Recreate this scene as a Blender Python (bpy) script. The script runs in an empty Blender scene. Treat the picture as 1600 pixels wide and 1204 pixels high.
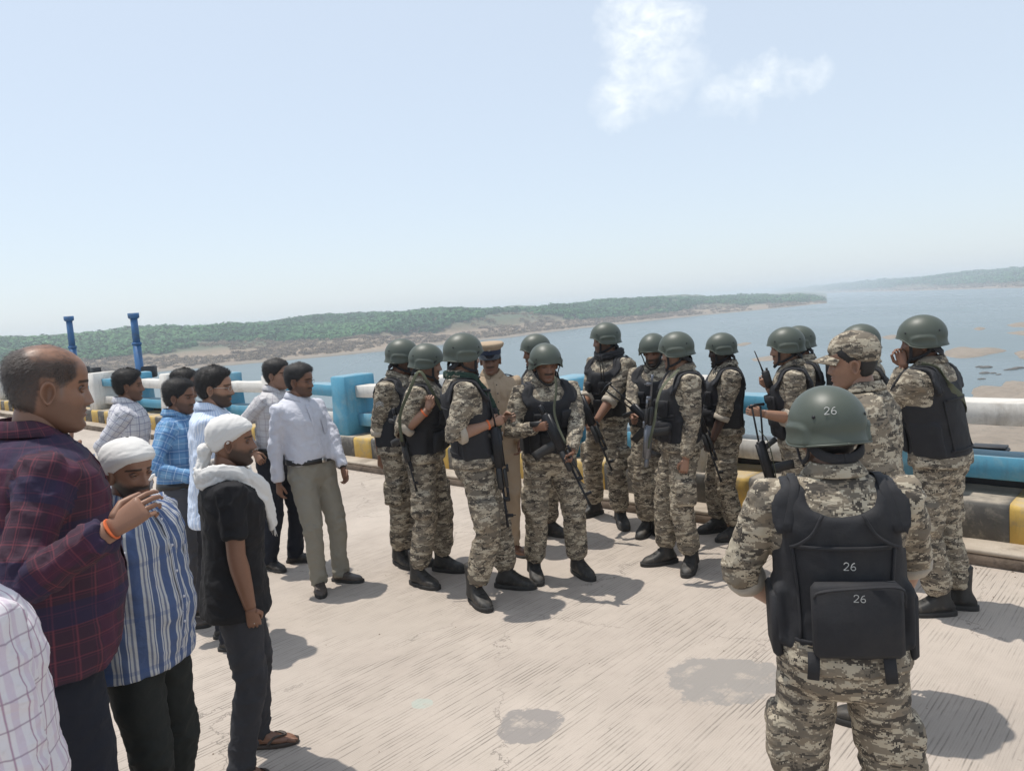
import bpy, math, random
import numpy as np
from mathutils import Matrix, Vector, Quaternion

random.seed(7); rng = np.random.default_rng(7)
scene = bpy.context.scene
col = scene.collection
PI = math.pi
def rad(a): return math.radians(a)

# ------------------------------------------------------------------ camera
FPX, PW, PH, CAMZ = 1200.0, 1600.0, 1204.0, 1.90
_p, _r = rad(5.6), rad(4.0)
FWD = np.array([0, math.cos(_p), -math.sin(_p)])
_rt = np.array([1., 0, 0]); _up = np.cross(_rt, FWD)
RIGHT = math.cos(_r)*_rt - math.sin(_r)*_up
UP = math.sin(_r)*_rt + math.cos(_r)*_up
CAM = np.array([0, 0, CAMZ])
cd = bpy.data.cameras.new('camera'); cam = bpy.data.objects.new('camera', cd); col.objects.link(cam)
cd.sensor_fit = 'HORIZONTAL'; cd.sensor_width = 36; cd.lens = 36*FPX/PW
cd.clip_start = 0.05; cd.clip_end = 30000
cam.matrix_world = Matrix(((RIGHT[0], UP[0], -FWD[0], 0), (RIGHT[1], UP[1], -FWD[1], 0), (RIGHT[2], UP[2], -FWD[2], CAMZ), (0, 0, 0, 1)))
scene.camera = cam
scene.render.resolution_x = 1024; scene.render.resolution_y = 770

# ------------------------------------------------------------------ sky, sun, exposure
SUN_EL, SUN_AZ = rad(74), math.atan2(-0.88, 0.47)      # azimuth clockwise from +Y
world = bpy.data.worlds.new('World'); scene.world = world; world.use_nodes = True
sun_l = bpy.data.lights.new('sun', 'SUN'); sun_l.energy = 2.55; sun_l.angle = rad(0.6); sun_l.color = (1, .95, .875)
sun = bpy.data.objects.new('sun', sun_l); col.objects.link(sun)
SD = Vector((math.sin(SUN_AZ)*math.cos(SUN_EL), math.cos(SUN_AZ)*math.cos(SUN_EL), math.sin(SUN_EL)))
sun.rotation_euler = SD.to_track_quat('Z', 'Y').to_euler()
scene.view_settings.view_transform = 'Standard'; scene.view_settings.look = 'None'
scene.view_settings.exposure = 0.60; scene.view_settings.gamma = 1.0; scene.view_settings.use_curve_mapping = False
scene.render.engine = 'CYCLES'
scene.cycles.use_denoising = True
scene.cycles.max_bounces = 8; scene.cycles.diffuse_bounces = 3; scene.cycles.glossy_bounces = 3
scene.cycles.volume_bounces = 1; scene.cycles.transparent_max_bounces = 8
scene.cycles.use_adaptive_sampling = True

def ray(px, py): return FWD + RIGHT*(px-PW/2)/FPX - UP*(py-PH/2)/FPX
def ground(px, py, z=0.0):
    d = ray(px, py); return CAM + d*((z-CAM[2])/d[2])
def at_depth(px, py, Y):
    d = ray(px, py); return CAM + d*(Y/d[1])

# ------------------------------------------------------------------ node helpers
class NT:
    def __init__(s, tree): s.t = tree; s.n = tree.nodes; s.l = tree.links
    def add(s, typ, **kw):
        n = s.n.new(typ)
        for k, v in kw.items():
            if k.startswith('i_'):
                s.put(n.inputs[k[2:].replace('__', ' ')], v)
            else: setattr(n, k, v)
        return n
    def put(s, sock, v):
        if isinstance(v, bpy.types.NodeSocket): s.l.new(v, sock)
        elif isinstance(v, bpy.types.Node): s.l.new(v.outputs[0], sock)
        else: sock.default_value = v
    def math(s, op, a, b=None, c=None, clamp=False):
        n = s.n.new('ShaderNodeMath'); n.operation = op; n.use_clamp = clamp
        for i, v in enumerate((a, b, c)):
            if v is not None: s.put(n.inputs[i], v)
        return n.outputs[0]
    def vec(s, op, a, b=None):
        n = s.n.new('ShaderNodeVectorMath'); n.operation = op
        s.put(n.inputs[0], a)
        if b is not None:
            if op == 'SCALE': s.put(n.inputs['Scale'], b)
            else: s.put(n.inputs[1], b)
        return n.outputs['Value'] if op in ('DOT_PRODUCT', 'LENGTH', 'DISTANCE') else n.outputs[0]
    def mix(s, f, a, b, blend='MIX'):
        n = s.n.new('ShaderNodeMix'); n.data_type = 'RGBA'; n.blend_type = blend
        s.put(n.inputs['Factor'], f)
        for key, v in (('A', a), ('B', b)):
            sk = [i for i in n.inputs if i.name == key and i.type == 'RGBA'][0]
            s.put(sk, (*v, 1) if isinstance(v, tuple) and len(v) == 3 else v)
        return [o for o in n.outputs if o.type == 'RGBA'][0]
    def noise(s, vec, scale, detail=3, rough=.55, dist=0):
        n = s.add('ShaderNodeTexNoise'); s.put(n.inputs['Vector'], vec)
        n.inputs['Scale'].default_value = scale; n.inputs['Detail'].default_value = detail
        n.inputs['Roughness'].default_value = rough; n.inputs['Distortion'].default_value = dist
        return n.outputs[0]
    def ramp(s, f, stops, interp='LINEAR'):
        n = s.n.new('ShaderNodeValToRGB'); n.color_ramp.interpolation = interp
        cr = n.color_ramp
        while len(cr.elements) < len(stops): cr.elements.new(.5)
        for e, (p, c) in zip(cr.elements, stops):
            e.position = p; e.color = (*c, 1) if isinstance(c, tuple) else (c, c, c, 1)
        s.put(n.inputs[0], f); return n.outputs[0]
    def range(s, v, a, b, c=0., d=1.):
        n = s.n.new('ShaderNodeMapRange'); s.put(n.inputs[0], v)
        for i, q in zip((1, 2, 3, 4), (a, b, c, d)): n.inputs[i].default_value = q
        return n.outputs[0]
    def sep(s, v):
        n = s.n.new('ShaderNodeSeparateXYZ'); s.put(n.inputs[0], v); return n.outputs
    def comb(s, x, y, z):
        n = s.n.new('ShaderNodeCombineXYZ')
        for i, v in enumerate((x, y, z)): s.put(n.inputs[i], v)
        return n.outputs[0]
    def bump(s, h, strength=.3, dist=.01, normal=None):
        n = s.n.new('ShaderNodeBump'); n.inputs['Strength'].default_value = strength; n.inputs['Distance'].default_value = dist
        s.put(n.inputs['Height'], h)
        if normal is not None: s.put(n.inputs['Normal'], normal)
        return n.outputs[0]

def new_mat(name):
    m = bpy.data.materials.new(name); m.use_nodes = True
    nt = NT(m.node_tree); b = nt.n['Principled BSDF']
    return m, nt, b
def obj_co(nt): return nt.add('ShaderNodeTexCoord').outputs['Object']
def geo_co(nt): return nt.add('ShaderNodeNewGeometry').outputs['Position']

# world: hazy noon sky with two small cumulus clouds
wt = NT(world.node_tree); wbg = wt.n['Background']
sky = wt.add('ShaderNodeTexSky', sky_type='NISHITA', sun_disc=False, sun_elevation=SUN_EL, sun_rotation=SUN_AZ % (2*PI),
             altitude=100, air_density=1.0, dust_density=1.2, ozone_density=1.0)
gen = wt.vec('NORMALIZE', wt.add('ShaderNodeTexCoord').outputs['Generated'])
def sky_clouds(base):
    warp = wt.vec('SUBTRACT', wt.add('ShaderNodeTexNoise', i_Vector=gen, i_Scale=26., i_Detail=7., i_Roughness=.6).outputs['Color'], (.5, .5, .5))
    d = wt.vec('ADD', gen, wt.vec('SCALE', warp, .06))
    acc = None
    lobes = [(965,40,38,.9),(1005,50,52,1),(1050,35,40,.9),(985,95,45,.85),(1040,100,50,.6),(970,150,40,.75),(1015,145,40,.6),(1085,105,30,.35),
             (1130,150,32,.55),(1165,135,32,.7),(1195,122,28,.7),(1240,122,28,.5),(1265,118,22,.5),(1110,162,22,.35)]
    for px, py, rr, w in lobes:
        c = ray(px, py); c = c/np.linalg.norm(c)
        dd = wt.vec('DISTANCE', d, tuple(c))
        m = wt.math('MULTIPLY', wt.math('POWER', wt.range(dd, 0, rr*1.18/FPX, 1, 0), .8), w)
        acc = m if acc is None else wt.math('MAXIMUM', acc, m)
    fine = wt.noise(wt.vec('MULTIPLY', gen, (1, 1, 1.6)), 30., 7, .66, .4)
    dens = wt.math('MULTIPLY', acc, wt.range(fine, .30, .62, .10, 1.1), clamp=True)
    hi = wt.vec('MULTIPLY', base, (1, 1, 1))
    return wt.mix(wt.math('MULTIPLY', dens, .95), base, (4.9, 5.1, 5.15, 1)), dens
veil = wt.mix(.76, sky.outputs[0], (3.08, 3.42, 3.78, 1))      # thin even high haze
skyc, dens = sky_clouds(veil)
wt.put(wbg.inputs[0], skyc); wbg.inputs[1].default_value = 0.15
world.cycles.sampling_method = 'MANUAL'; world.cycles.sample_map_resolution = 256

# ------------------------------------------------------------------ mesh helpers
def mesh_data(name, V, F, smooth=True):
    """V (n,3) array; F list of arrays (k,3)/(k,4)"""
    V = np.asarray(V, float); me = bpy.data.meshes.new(name)
    F = [np.asarray(f, int) for f in F if len(f)]
    nl = sum(f.size for f in F); nf = sum(len(f) for f in F)
    me.vertices.add(len(V)); me.vertices.foreach_set('co', V.astype(np.float32).ravel())
    me.loops.add(nl); me.polygons.add(nf)
    me.loops.foreach_set('vertex_index', np.concatenate([f.ravel() for f in F]).astype(np.int32))
    tot = np.concatenate([np.full(len(f), f.shape[1]) for f in F]); st = np.concatenate([[0], np.cumsum(tot)[:-1]])
    me.polygons.foreach_set('loop_start', st.astype(np.int32)); me.polygons.foreach_set('loop_total', tot.astype(np.int32))
    me.update(calc_edges=True); me.validate()
    if smooth: me.polygons.foreach_set('use_smooth', np.ones(len(me.polygons), bool))
    return me
class MB:
    def __init__(s): s.V = []; s.F = []; s.n = 0
    def add(s, V, F):
        V = np.asarray(V, float)
        s.V.append(V)
        for f in F:
            f = np.asarray(f, int)
            if len(f): s.F.append(f + s.n)
        s.n += len(V); return s
    def arr(s): return np.concatenate(s.V), s.F
    def xf(s, M):
        M = np.array(M); s.V = [v @ M[:3, :3].T + M[:3, 3] for v in s.V]; return s
    def merge(s, o): 
        V, F = o.arr(); return s.add(V, F)
    def data(s, name, smooth=True):
        V, F = s.arr(); return mesh_data(name, V, F, smooth)
    def build(s, name, mat, parent=None, smooth=True):
        return link(name, s.data(name, smooth), mat, parent)
def link(name, me, mat=None, parent=None):
    o = bpy.data.objects.new(name, me); col.objects.link(o)
    if mat is not None and not me.materials: me.materials.append(mat)
    if parent is not None: o.parent = parent
    return o
def tag(o, label=None, cat=None, group=None, kind=None):
    for k, v in (('label', label), ('category', cat), ('group', group), ('kind', kind)):
        if v: o[k] = v
    return o
def empty(name, loc=(0, 0, 0), rz=0, sc=1):
    o = bpy.data.objects.new(name, None); col.objects.link(o); o.empty_display_size = .1
    o.location = loc; o.rotation_euler = (0, 0, rz); o.scale = (sc,)*3
    return o
def norm(v): v = np.asarray(v, float); return v/max(np.linalg.norm(v), 1e-9)
def loft(rings, cap=True, closed=True):
    """rings: list of (n,3) arrays with equal n"""
    n = len(rings[0]); m = len(rings); V = np.concatenate(rings); F = []
    i = np.arange(n if closed else n-1); j = (i+1) % n
    for k in range(m-1):
        F.append(np.stack([k*n+i, k*n+j, (k+1)*n+j, (k+1)*n+i], 1))
    F = [np.concatenate(F)]
    if cap and closed:
        c0, c1 = rings[0].mean(0), rings[-1].mean(0); V = np.concatenate([V, [c0, c1]])
        F.append(np.stack([np.full(n, len(V)-2), j, i], 1)); F.append(np.stack([np.full(n, len(V)-1), (m-1)*n+i, (m-1)*n+j], 1))
    return V, F
def ring(c, e1, e2, a, b, n=20, ex=2.0):
    th = np.linspace(0, 2*PI, n, endpoint=False); ct, st = np.cos(th), np.sin(th)
    x = np.sign(ct)*np.abs(ct)**(2/ex); y = np.sign(st)*np.abs(st)**(2/ex)
    return np.asarray(c) + np.outer(x*a, e1) + np.outer(y*b, e2)
def tube(pts, radii, n=14, ref=(1, 0, 0), ex=2.0, flat=None, round_end=False):
    """sweep; radii scalar or list; flat = ratio of second radius"""
    P = [np.asarray(p, float) for p in pts]; R = list(radii) if hasattr(radii, '__len__') else [radii]*len(P)
    fl = flat if hasattr(flat, '__len__') else [flat or 1.]*len(P)
    rings = []
    for k in range(len(P)):
        d = norm(P[min(k+1, len(P)-1)]-P[max(k-1, 0)])
        e1 = np.asarray(ref, float) - d*np.dot(ref, d)
        if np.linalg.norm(e1) < .15: e1 = np.array([0, 0, 1.]) - d*d[2]
        e1 = norm(e1); e2 = np.cross(d, e1)
        rings.append(ring(P[k], e1, e2, R[k], R[k]*fl[k], n, ex))
        last = (P[k], d, e1, e2, R[k], fl[k])
    if round_end:
        c, d, e1, e2, r, f = last
        for a in (35, 65):
            rings.append(ring(c + d*r*math.sin(rad(a)), e1, e2, r*math.cos(rad(a)), r*f*math.cos(rad(a)), n, ex))
    return loft(rings)
def box(c, s, R=None, bev=.0):
    """box with chamfered edges; centre c, full size s"""
    h = np.asarray(s, float)/2; b = min(bev, h.min()*.9)
    if b <= 0:
        V = np.array([[x, y, z] for x in (-1, 1) for y in (-1, 1) for z in (-1, 1)])*h
        F = [np.array([[0, 1, 3, 2], [4, 6, 7, 5], [0, 4, 5, 1], [2, 3, 7, 6], [0, 2, 6, 4], [1, 5, 7, 3]])]
    else:
        V = []; idx = {}
        for sx in (-1, 1):
            for sy in (-1, 1):
                for sz in (-1, 1):
                    sg = np.array([sx, sy, sz])
                    for ax in range(3):
                        v = sg*(h-b); v[ax] = sg[ax]*h[ax]
                        idx[(sx, sy, sz, ax)] = len(V); V.append(v)
        V = np.array(V); Q = []; T = []
        for ax in range(3):
            o = [a for a in range(3) if a != ax]
            for sg in (-1, 1):
                q = []
                for a, bb in ((-1, -1), (1, -1), (1, 1), (-1, 1)):
                    k = [0, 0, 0]; k[ax] = sg; k[o[0]] = a; k[o[1]] = bb; q.append(idx[(*k, ax)])
                Q.append(q)
            for a in (-1, 1):
                for bb in (-1, 1):
                    k = [0, 0, 0]; k[o[0]] = a; k[o[1]] = bb
                    k1 = list(k); k1[ax] = -1; k2 = list(k); k2[ax] = 1
                    Q.append([idx[(*k1, o[0])], idx[(*k2, o[0])], idx[(*k2, o[1])], idx[(*k1, o[1])]])
        for sx in (-1, 1):
            for sy in (-1, 1):
                for sz in (-1, 1): T.append([idx[(sx, sy, sz, a)] for a in range(3)])
        F = [np.array(Q), np.array(T)]
        # outward orientation
        F2 = []
        for f in F:
            c0 = V[f].mean(1); nn = np.cross(V[f[:, 1]]-V[f[:, 0]], V[f[:, 2]]-V[f[:, 0]])
            flip = (nn*c0).sum(1) < 0; f = f.copy(); f[flip] = f[flip][:, ::-1]; F2.append(f)
        F = F2
    if R is not None: V = V @ np.asarray(R).T
    return V + np.asarray(c, float), F
def ribbon(pts, width, thick, wdir, n_sub=1):
    """flat strap along pts; wdir = list of width directions (or one)"""
    P = [np.asarray(p, float) for p in pts]; rings = []
    for k, p in enumerate(P):
        d = norm(P[min(k+1, len(P)-1)]-P[max(k-1, 0)])
        w = np.asarray(wdir[k] if hasattr(wdir[0], '__len__') else wdir, float); w = norm(w - d*np.dot(w, d)); t = np.cross(d, w)
        a, b = width/2, thick/2
        rings.append(np.array([p+w*a+t*b*.5, p+w*a*.9+t*b, p-w*a*.9+t*b, p-w*a+t*b*.5, p-w*a-t*b*.5, p-w*a*.9-t*b, p+w*a*.9-t*b, p+w*a-t*b*.5]))
    return loft(rings)
def smooth_path(pts, k=4):
    P = np.array(pts, float); out = []
    Q = np.vstack([2*P[0]-P[1], P, 2*P[-1]-P[-2]])
    for i in range(1, len(Q)-2):
        for t in np.linspace(0, 1, k, endpoint=False):
            a, b, c, d = Q[i-1], Q[i], Q[i+1], Q[i+2]
            out.append(.5*((2*b)+(c-a)*t+(2*a-5*b+4*c-d)*t*t+(-a+3*b-3*c+d)*t**3))
    out.append(P[-1]); return np.array(out)
def _hash(ix, iy, iz):
    h = (ix.astype(np.int64)*73856093) ^ (iy.astype(np.int64)*19349663) ^ (iz.astype(np.int64)*83492791)
    h = (h ^ (h >> 13))*1274126177; h = h & 0x7fffffff; h = (h ^ (h >> 15))*2246822519 & 0x7fffffff
    return h/float(0x7fffffff)
def vnoise(P):
    P = np.asarray(P, float); I = np.floor(P); f = P-I; f = f*f*(3-2*f); I = I.astype(np.int64)
    x, y, z = I.T; fx, fy, fz = f.T; r = 0
    for a in (0, 1):
        for b in (0, 1):
            for c in (0, 1):
                w = (fx if a else 1-fx)*(fy if b else 1-fy)*(fz if c else 1-fz)
                r = r + w*_hash(x+a, y+b, z+c)
    return r
def fbm(P, o=4):
    P = np.asarray(P, float); r = 0; a = .5; t = 0
    for k in range(o): r = r + a*vnoise(P*2**k+k*17.3); t += a; a *= .5
    return r/t
def sstep(a, b, x):
    t = np.clip((np.asarray(x, float)-a)/(b-a), 0, 1); return t*t*(3-2*t)
def remesh(V, F, voxel):
    me = mesh_data('tmp', V, F); o = bpy.data.objects.new('tmp', me); col.objects.link(o)
    m = o.modifiers.new('r', 'REMESH'); m.mode = 'VOXEL'; m.voxel_size = voxel; m.adaptivity = 0
    dg = bpy.context.evaluated_depsgraph_get(); ev = o.evaluated_get(dg); em = ev.to_mesh()
    n = len(em.vertices); v = np.empty(n*3, np.float32); em.vertices.foreach_get('co', v); v = v.reshape(-1, 3).astype(float)
    nl = len(em.loops); li = np.empty(nl, np.int32); em.loops.foreach_get('vertex_index', li); q = li.reshape(-1, 4).astype(int)
    ev.to_mesh_clear(); bpy.data.objects.remove(o); bpy.data.meshes.remove(me)
    return v, q
def laplace(V, Q, it=2, lam=.5):
    e = np.concatenate([Q[:, [0, 1]], Q[:, [1, 2]], Q[:, [2, 3]], Q[:, [3, 0]]]); e = np.concatenate([e, e[:, ::-1]])
    cnt = np.bincount(e[:, 0], minlength=len(V)).astype(float); cnt[cnt == 0] = 1
    for _ in range(it):
        A = np.stack([np.bincount(e[:, 0], weights=V[e[:, 1], k], minlength=len(V)) for k in range(3)], 1)/cnt[:, None]
        V = V*(1-lam)+A*lam
    return V
def vnormals(V, Q):
    n = np.cross(V[Q[:, 2]]-V[Q[:, 0]], V[Q[:, 3]]-V[Q[:, 1]]); N = np.zeros_like(V)
    for k in range(4):
        for a in range(3): N[:, a] += np.bincount(Q[:, k], weights=n[:, a], minlength=len(V))
    return N/np.maximum(np.linalg.norm(N, axis=1, keepdims=True), 1e-9)
# ================================================================== materials
def mat_concrete_deck():
    m, nt, b = new_mat('deck_concrete'); P = geo_co(nt)
    # axes: a = across the bridge (tining direction), s = along the bridge
    a = nt.vec('DOT_PRODUCT', P, (.683, .731, 0)); s = nt.vec('DOT_PRODUCT', P, (.731, -.683, 0))
    wob = nt.noise(P, 1.3, 3)
    sw = nt.math('ADD', s, nt.math('MULTIPLY', wob, .025))
    def lines(per, wdt, seed_):
        fr_ = nt.math('FRACT', nt.math('MULTIPLY', nt.math('ADD', s, nt.math('MULTIPLY', wob, .012+.01*seed_)), 1/per))
        return nt.range(nt.math('ABSOLUTE', nt.math('SUBTRACT', fr_, .5)), wdt*.5, wdt, 1, 0)
    dash = nt.range(nt.noise(nt.comb(nt.math('MULTIPLY', s, 34), nt.math('MULTIPLY', a, 2.6), 1), 1., 3, .6), .44, .55)
    patch = nt.range(nt.noise(P, 1.0, 4, .6, .4), .36, .52)
    patch2 = nt.range(nt.noise(P, 5.5, 4, .65), .36, .58)
    g1 = lines(.023, .17, 0)
    gm = nt.math('MULTIPLY', nt.math('MULTIPLY', g1, dash), nt.math('MULTIPLY_ADD', patch, .8, .2))
    gm = nt.math('MULTIPLY', gm, nt.math('MULTIPLY_ADD', patch2, .7, .3))
    gf = nt.math('MULTIPLY', lines(.011, .2, 1), nt.math('MULTIPLY', patch2, .16))
    big = nt.noise(P, .55, 5, .62); mid = nt.noise(P, 7, 6, .7); fine = nt.noise(P, 120, 3, .7)
    c = nt.ramp(big, [(.3, (.38, .322, .275)), (.5, (.448, .385, .330)), (.7, (.51, .44, .378))])
    c = nt.mix(nt.range(mid, .35, .75), nt.mix(.16, c, (.25, .22, .18)), c)
    c = nt.mix(nt.math('MULTIPLY', nt.range(nt.noise(P, 2.2, 6, .7, .6), .56, .74), .45), c, (.33, .29, .24))
    c = nt.mix(nt.math('MULTIPLY', nt.range(fine, .45, .8), .30), c, (.30, .26, .21))
    groove = nt.math('MAXIMUM', nt.math('MULTIPLY', gm, .72), gf)
    c = nt.mix(groove, c, (.13, .115, .095))
    # hairline cracks
    wv = nt.add('ShaderNodeTexNoise', i_Vector=P, i_Scale=3.2, i_Detail=6., i_Roughness=.7)
    Pw = nt.vec('ADD', P, nt.vec('SCALE', wv.outputs['Color'], .42))
    vo = nt.add('ShaderNodeTexVoronoi', feature='DISTANCE_TO_EDGE', i_Vector=Pw, i_Scale=.62)
    crack = nt.math('MULTIPLY', nt.range(vo.outputs[0], .0, .0042, 1, 0), nt.range(nt.noise(P, 1.1, 3), .42, .56))
    c = nt.mix(nt.math('MULTIPLY', crack, .8), c, (.12, .105, .09))
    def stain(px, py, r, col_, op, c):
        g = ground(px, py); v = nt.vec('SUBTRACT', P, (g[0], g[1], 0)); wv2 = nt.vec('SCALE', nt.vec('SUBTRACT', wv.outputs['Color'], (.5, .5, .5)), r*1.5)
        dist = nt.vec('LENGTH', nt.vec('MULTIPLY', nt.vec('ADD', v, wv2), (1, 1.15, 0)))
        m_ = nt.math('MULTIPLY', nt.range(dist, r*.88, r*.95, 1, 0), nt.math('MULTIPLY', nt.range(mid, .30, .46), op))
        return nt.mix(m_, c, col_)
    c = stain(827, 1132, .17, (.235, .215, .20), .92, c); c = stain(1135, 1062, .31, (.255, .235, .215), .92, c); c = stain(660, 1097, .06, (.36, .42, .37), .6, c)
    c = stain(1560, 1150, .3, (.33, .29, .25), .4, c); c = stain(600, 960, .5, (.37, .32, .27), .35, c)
    spots = nt.range(nt.noise(P, 26, 2, .5), .71, .76)
    c = nt.mix(nt.math('MULTIPLY', spots, .35), c, (.18, .16, .135))
    nt.put(b.inputs['Base Color'], c); b.inputs['Roughness'].default_value = .88
    h = nt.math('SUBTRACT', nt.math('MULTIPLY', fine, .4), nt.math('MULTIPLY', groove, 1.2))
    nt.put(b.inputs['Normal'], nt.bump(h, .5, .004))
    return m
def mat_rough(name, c1, c2, scale=6, rough=.85, bump=.4, dist=.006, grime=None, gscale=3, coord='pos', dust=0):
    m, nt, b = new_mat(name); P = geo_co(nt) if coord == 'pos' else obj_co(nt)
    n1 = nt.noise(P, scale, 6, .65); n2 = nt.noise(P, scale*14, 3, .6)
    c = nt.mix(nt.range(n1, .3, .7), c1, c2)
    if grime: c = nt.mix(nt.math('MULTIPLY', nt.range(nt.noise(P, gscale, 6, .7, .5), .50, .66), .8), c, grime)
    c = nt.mix(nt.math('MULTIPLY', nt.range(n2, .5, .8), .25), c, tuple(x*.55 for x in c1))
    if dust:      # settled dust on upward faces, and runs of dirt down the sides
        nz = nt.sep(nt.add('ShaderNodeNewGeometry').outputs['Normal'])[2]
        c = nt.mix(nt.math('MULTIPLY', nt.range(nz, .6, .95), nt.range(nt.noise(P, 7, 5, .7), .30, .60, dust*.35, dust)), c, (.40, .345, .275))
        run = nt.range(nt.noise(nt.vec('MULTIPLY', P, (1, 1, .12)), 16, 4, .65), .54, .70)
        c = nt.mix(nt.math('MULTIPLY', nt.math('MULTIPLY', run, nt.range(nz, .5, .1)), .45), c, tuple(.45*x+.05 for x in c1))
        chip = nt.range(nt.noise(P, 11, 6, .75), .66, .69); c = nt.mix(nt.math('MULTIPLY', chip, .75), c, (.33, .30, .265))
    nt.put(b.inputs['Base Color'], c); b.inputs['Roughness'].default_value = rough
    nt.put(b.inputs['Normal'], nt.bump(nt.math('ADD', n1, nt.math('MULTIPLY', n2, .4)), bump, dist))
    return m
def mat_plain(name, c, rough=.6, metal=0., noise=0., nscale=40, spec=.5):
    m, nt, b = new_mat(name)
    if noise:
        P = obj_co(nt); n = nt.noise(P, nscale, 4, .6)
        nt.put(b.inputs['Base Color'], nt.mix(n, tuple(x*(1-noise) for x in c), tuple(min(1, x*(1+noise)) for x in c)))
        nt.put(b.inputs['Normal'], nt.bump(n, .25, .003))
    else: b.inputs['Base Color'].default_value = (*c, 1)
    b.inputs['Roughness'].default_value = rough; b.inputs['Metallic'].default_value = metal
    b.inputs['Specular IOR Level'].default_value = spec
    return m
def cloth_normal(nt, b, scale=70, strength=.25, weave=True):
    P = obj_co(nt); n = nt.noise(P, 26, 3, .6)
    rd = nt.math('ABSOLUTE', nt.math('SUBTRACT', nt.noise(nt.vec('MULTIPLY', P, (1, 1, 1.6)), 10, 2, .5, .9), .5))
    h = nt.math('MULTIPLY_ADD', rd, -2.2, n)
    nt.put(b.inputs['Normal'], nt.bump(h, strength, .012))
    b.inputs['Roughness'].default_value = .85; b.inputs['Specular IOR Level'].default_value = .25
def mat_camo(name, sand, brown, dark, cell=.0046, zs=2.6):
    m, nt, b = new_mat(name); P = obj_co(nt)
    info = nt.add('ShaderNodeObjectInfo').outputs['Random']
    P = nt.vec('ADD', P, nt.vec('SCALE', (3.1, 1.7, 2.3), nt.math('MULTIPLY', info, 9.)))
    snap = nt.vec('SNAP', P, (cell, cell, cell))
    q = nt.vec('MULTIPLY', snap, (1, 1, zs))
    n1 = nt.noise(q, 13, 5, .70, .5); n2 = nt.noise(nt.vec('ADD', q, (5.3, 1.2, 9.1)), 14, 5, .72, .5)
    n3 = nt.noise(nt.vec('ADD', q, (1.3, 8.2, 2.1)), 12, 2, .6)
    c = nt.mix(nt.ramp(n1, [(0, 0.), (.485, 1.)], 'CONSTANT'), sand, brown)
    c = nt.mix(nt.ramp(n3, [(0, 0.), (.56, 1.)], 'CONSTANT'), c, tuple(.62*x+.02 for x in brown))
    c = nt.mix(nt.ramp(n2, [(0, 0.), (.555, 1.)], 'CONSTANT'), c, dark)
    dirt = nt.noise(obj_co(nt), 5, 4, .6)
    c = nt.mix(nt.math('MULTIPLY', nt.range(dirt, .5, .75), .25), c, (.20, .17, .13))
    nt.put(b.inputs['Base Color'], c); cloth_normal(nt, b, strength=.5); return m
def stripe(nt, u, period, width, off=0., soft=.0012):
    f = nt.math('FRACT', nt.math('MULTIPLY_ADD', u, 1/period, off))
    d = nt.math('MULTIPLY', nt.math('ABSOLUTE', nt.math('SUBTRACT', f, .5)), period)
    return nt.range(d, width/2-soft, width/2+soft, 1, 0)
def mat_shirt(name, base, us=(), vs=(), placket=None, strength=.30, rough=.85):
    """us / vs: stripes (period, width, offset, colour, opacity) around / along the garment"""
    m, nt, b = new_mat(name)
    uv = nt.add('ShaderNodeUVMap').outputs[0]; x, y, z = nt.sep(uv)
    c = nt.mix(nt.noise(obj_co(nt), 8, 3), tuple(k*.94 for k in base), base)
    for comp, L in ((x, us), (y, vs)):
        for per, wd, off, cc, op in L:
            c = nt.mix(nt.math('MULTIPLY', stripe(nt, comp, per, wd, off), op), c, cc)
    nt.put(b.inputs['Base Color'], c); cloth_normal(nt, b, strength=strength); b.inputs['Roughness'].default_value = rough
    return m
def mat_skin():
    m, nt, b = new_mat('skin'); a = nt.add('ShaderNodeVertexColor', layer_name='Col').outputs[0]
    P = obj_co(nt); n = nt.noise(P, 60, 4, .6)
    nt.put(b.inputs['Base Color'], nt.mix(nt.math('MULTIPLY', nt.range(n, .3, .7), .22), a, nt.mix(.5, a, (.10, .04, .025))))
    b.inputs['Roughness'].default_value = .47; b.inputs['Specular IOR Level'].default_value = .38
    nt.put(b.inputs['Normal'], nt.bump(nt.noise(P, 220, 3, .6), .12, .002)); return m

M = {}
M['deck'] = mat_concrete_deck()
M['patch'] = mat_rough('cement_patch', (.215, .205, .195), (.275, .262, .248), 4, .85, .35, .004, (.42, .365, .30), 9)
M['stain'] = mat_rough('paint_stain', (.42, .45, .40), (.46, .42, .35), 14, .85, .2, .003, (.49, .43, .35), 16)
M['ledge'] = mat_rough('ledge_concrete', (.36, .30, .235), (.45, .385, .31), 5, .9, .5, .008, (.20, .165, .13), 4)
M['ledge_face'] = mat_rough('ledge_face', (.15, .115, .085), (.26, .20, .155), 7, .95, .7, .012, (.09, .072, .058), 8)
M['kblack'] = mat_rough('kerb_black_paint', (.075, .072, .066), (.115, .108, .098), 5, .8, .5, .006, (.30, .265, .215), 5, dust=0.9)
M['kyellow'] = mat_rough('kerb_yellow_paint', (.52, .34, .075), (.60, .41, .12), 5, .75, .4, .005, (.36, .29, .19), 6, dust=0.65)
M['pblue'] = mat_rough('parapet_blue_paint', (.07, .265, .39), (.095, .31, .44), 3.5, .72, .3, .004, (.20, .33, .38), 2.2, dust=0.35)
M['pwhite'] = mat_rough('parapet_white_paint', (.58, .56, .52), (.68, .66, .62), 3.5, .75, .3, .004, (.40, .36, .31), 2.4, dust=0.3)
M['toe'] = mat_rough('toe_beam', (.045, .045, .05), (.07, .068, .07), 5, .9, .4)
M['bridge'] = mat_rough('bridge_concrete', (.25, .23, .21), (.32, .30, .27), 2, .9, .5)
M['poleblue'] = mat_rough('steel_blue_paint', (.03, .115, .27), (.04, .14, .32), 6, .5, .2, .002, (.06, .10, .16), 5)
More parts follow.
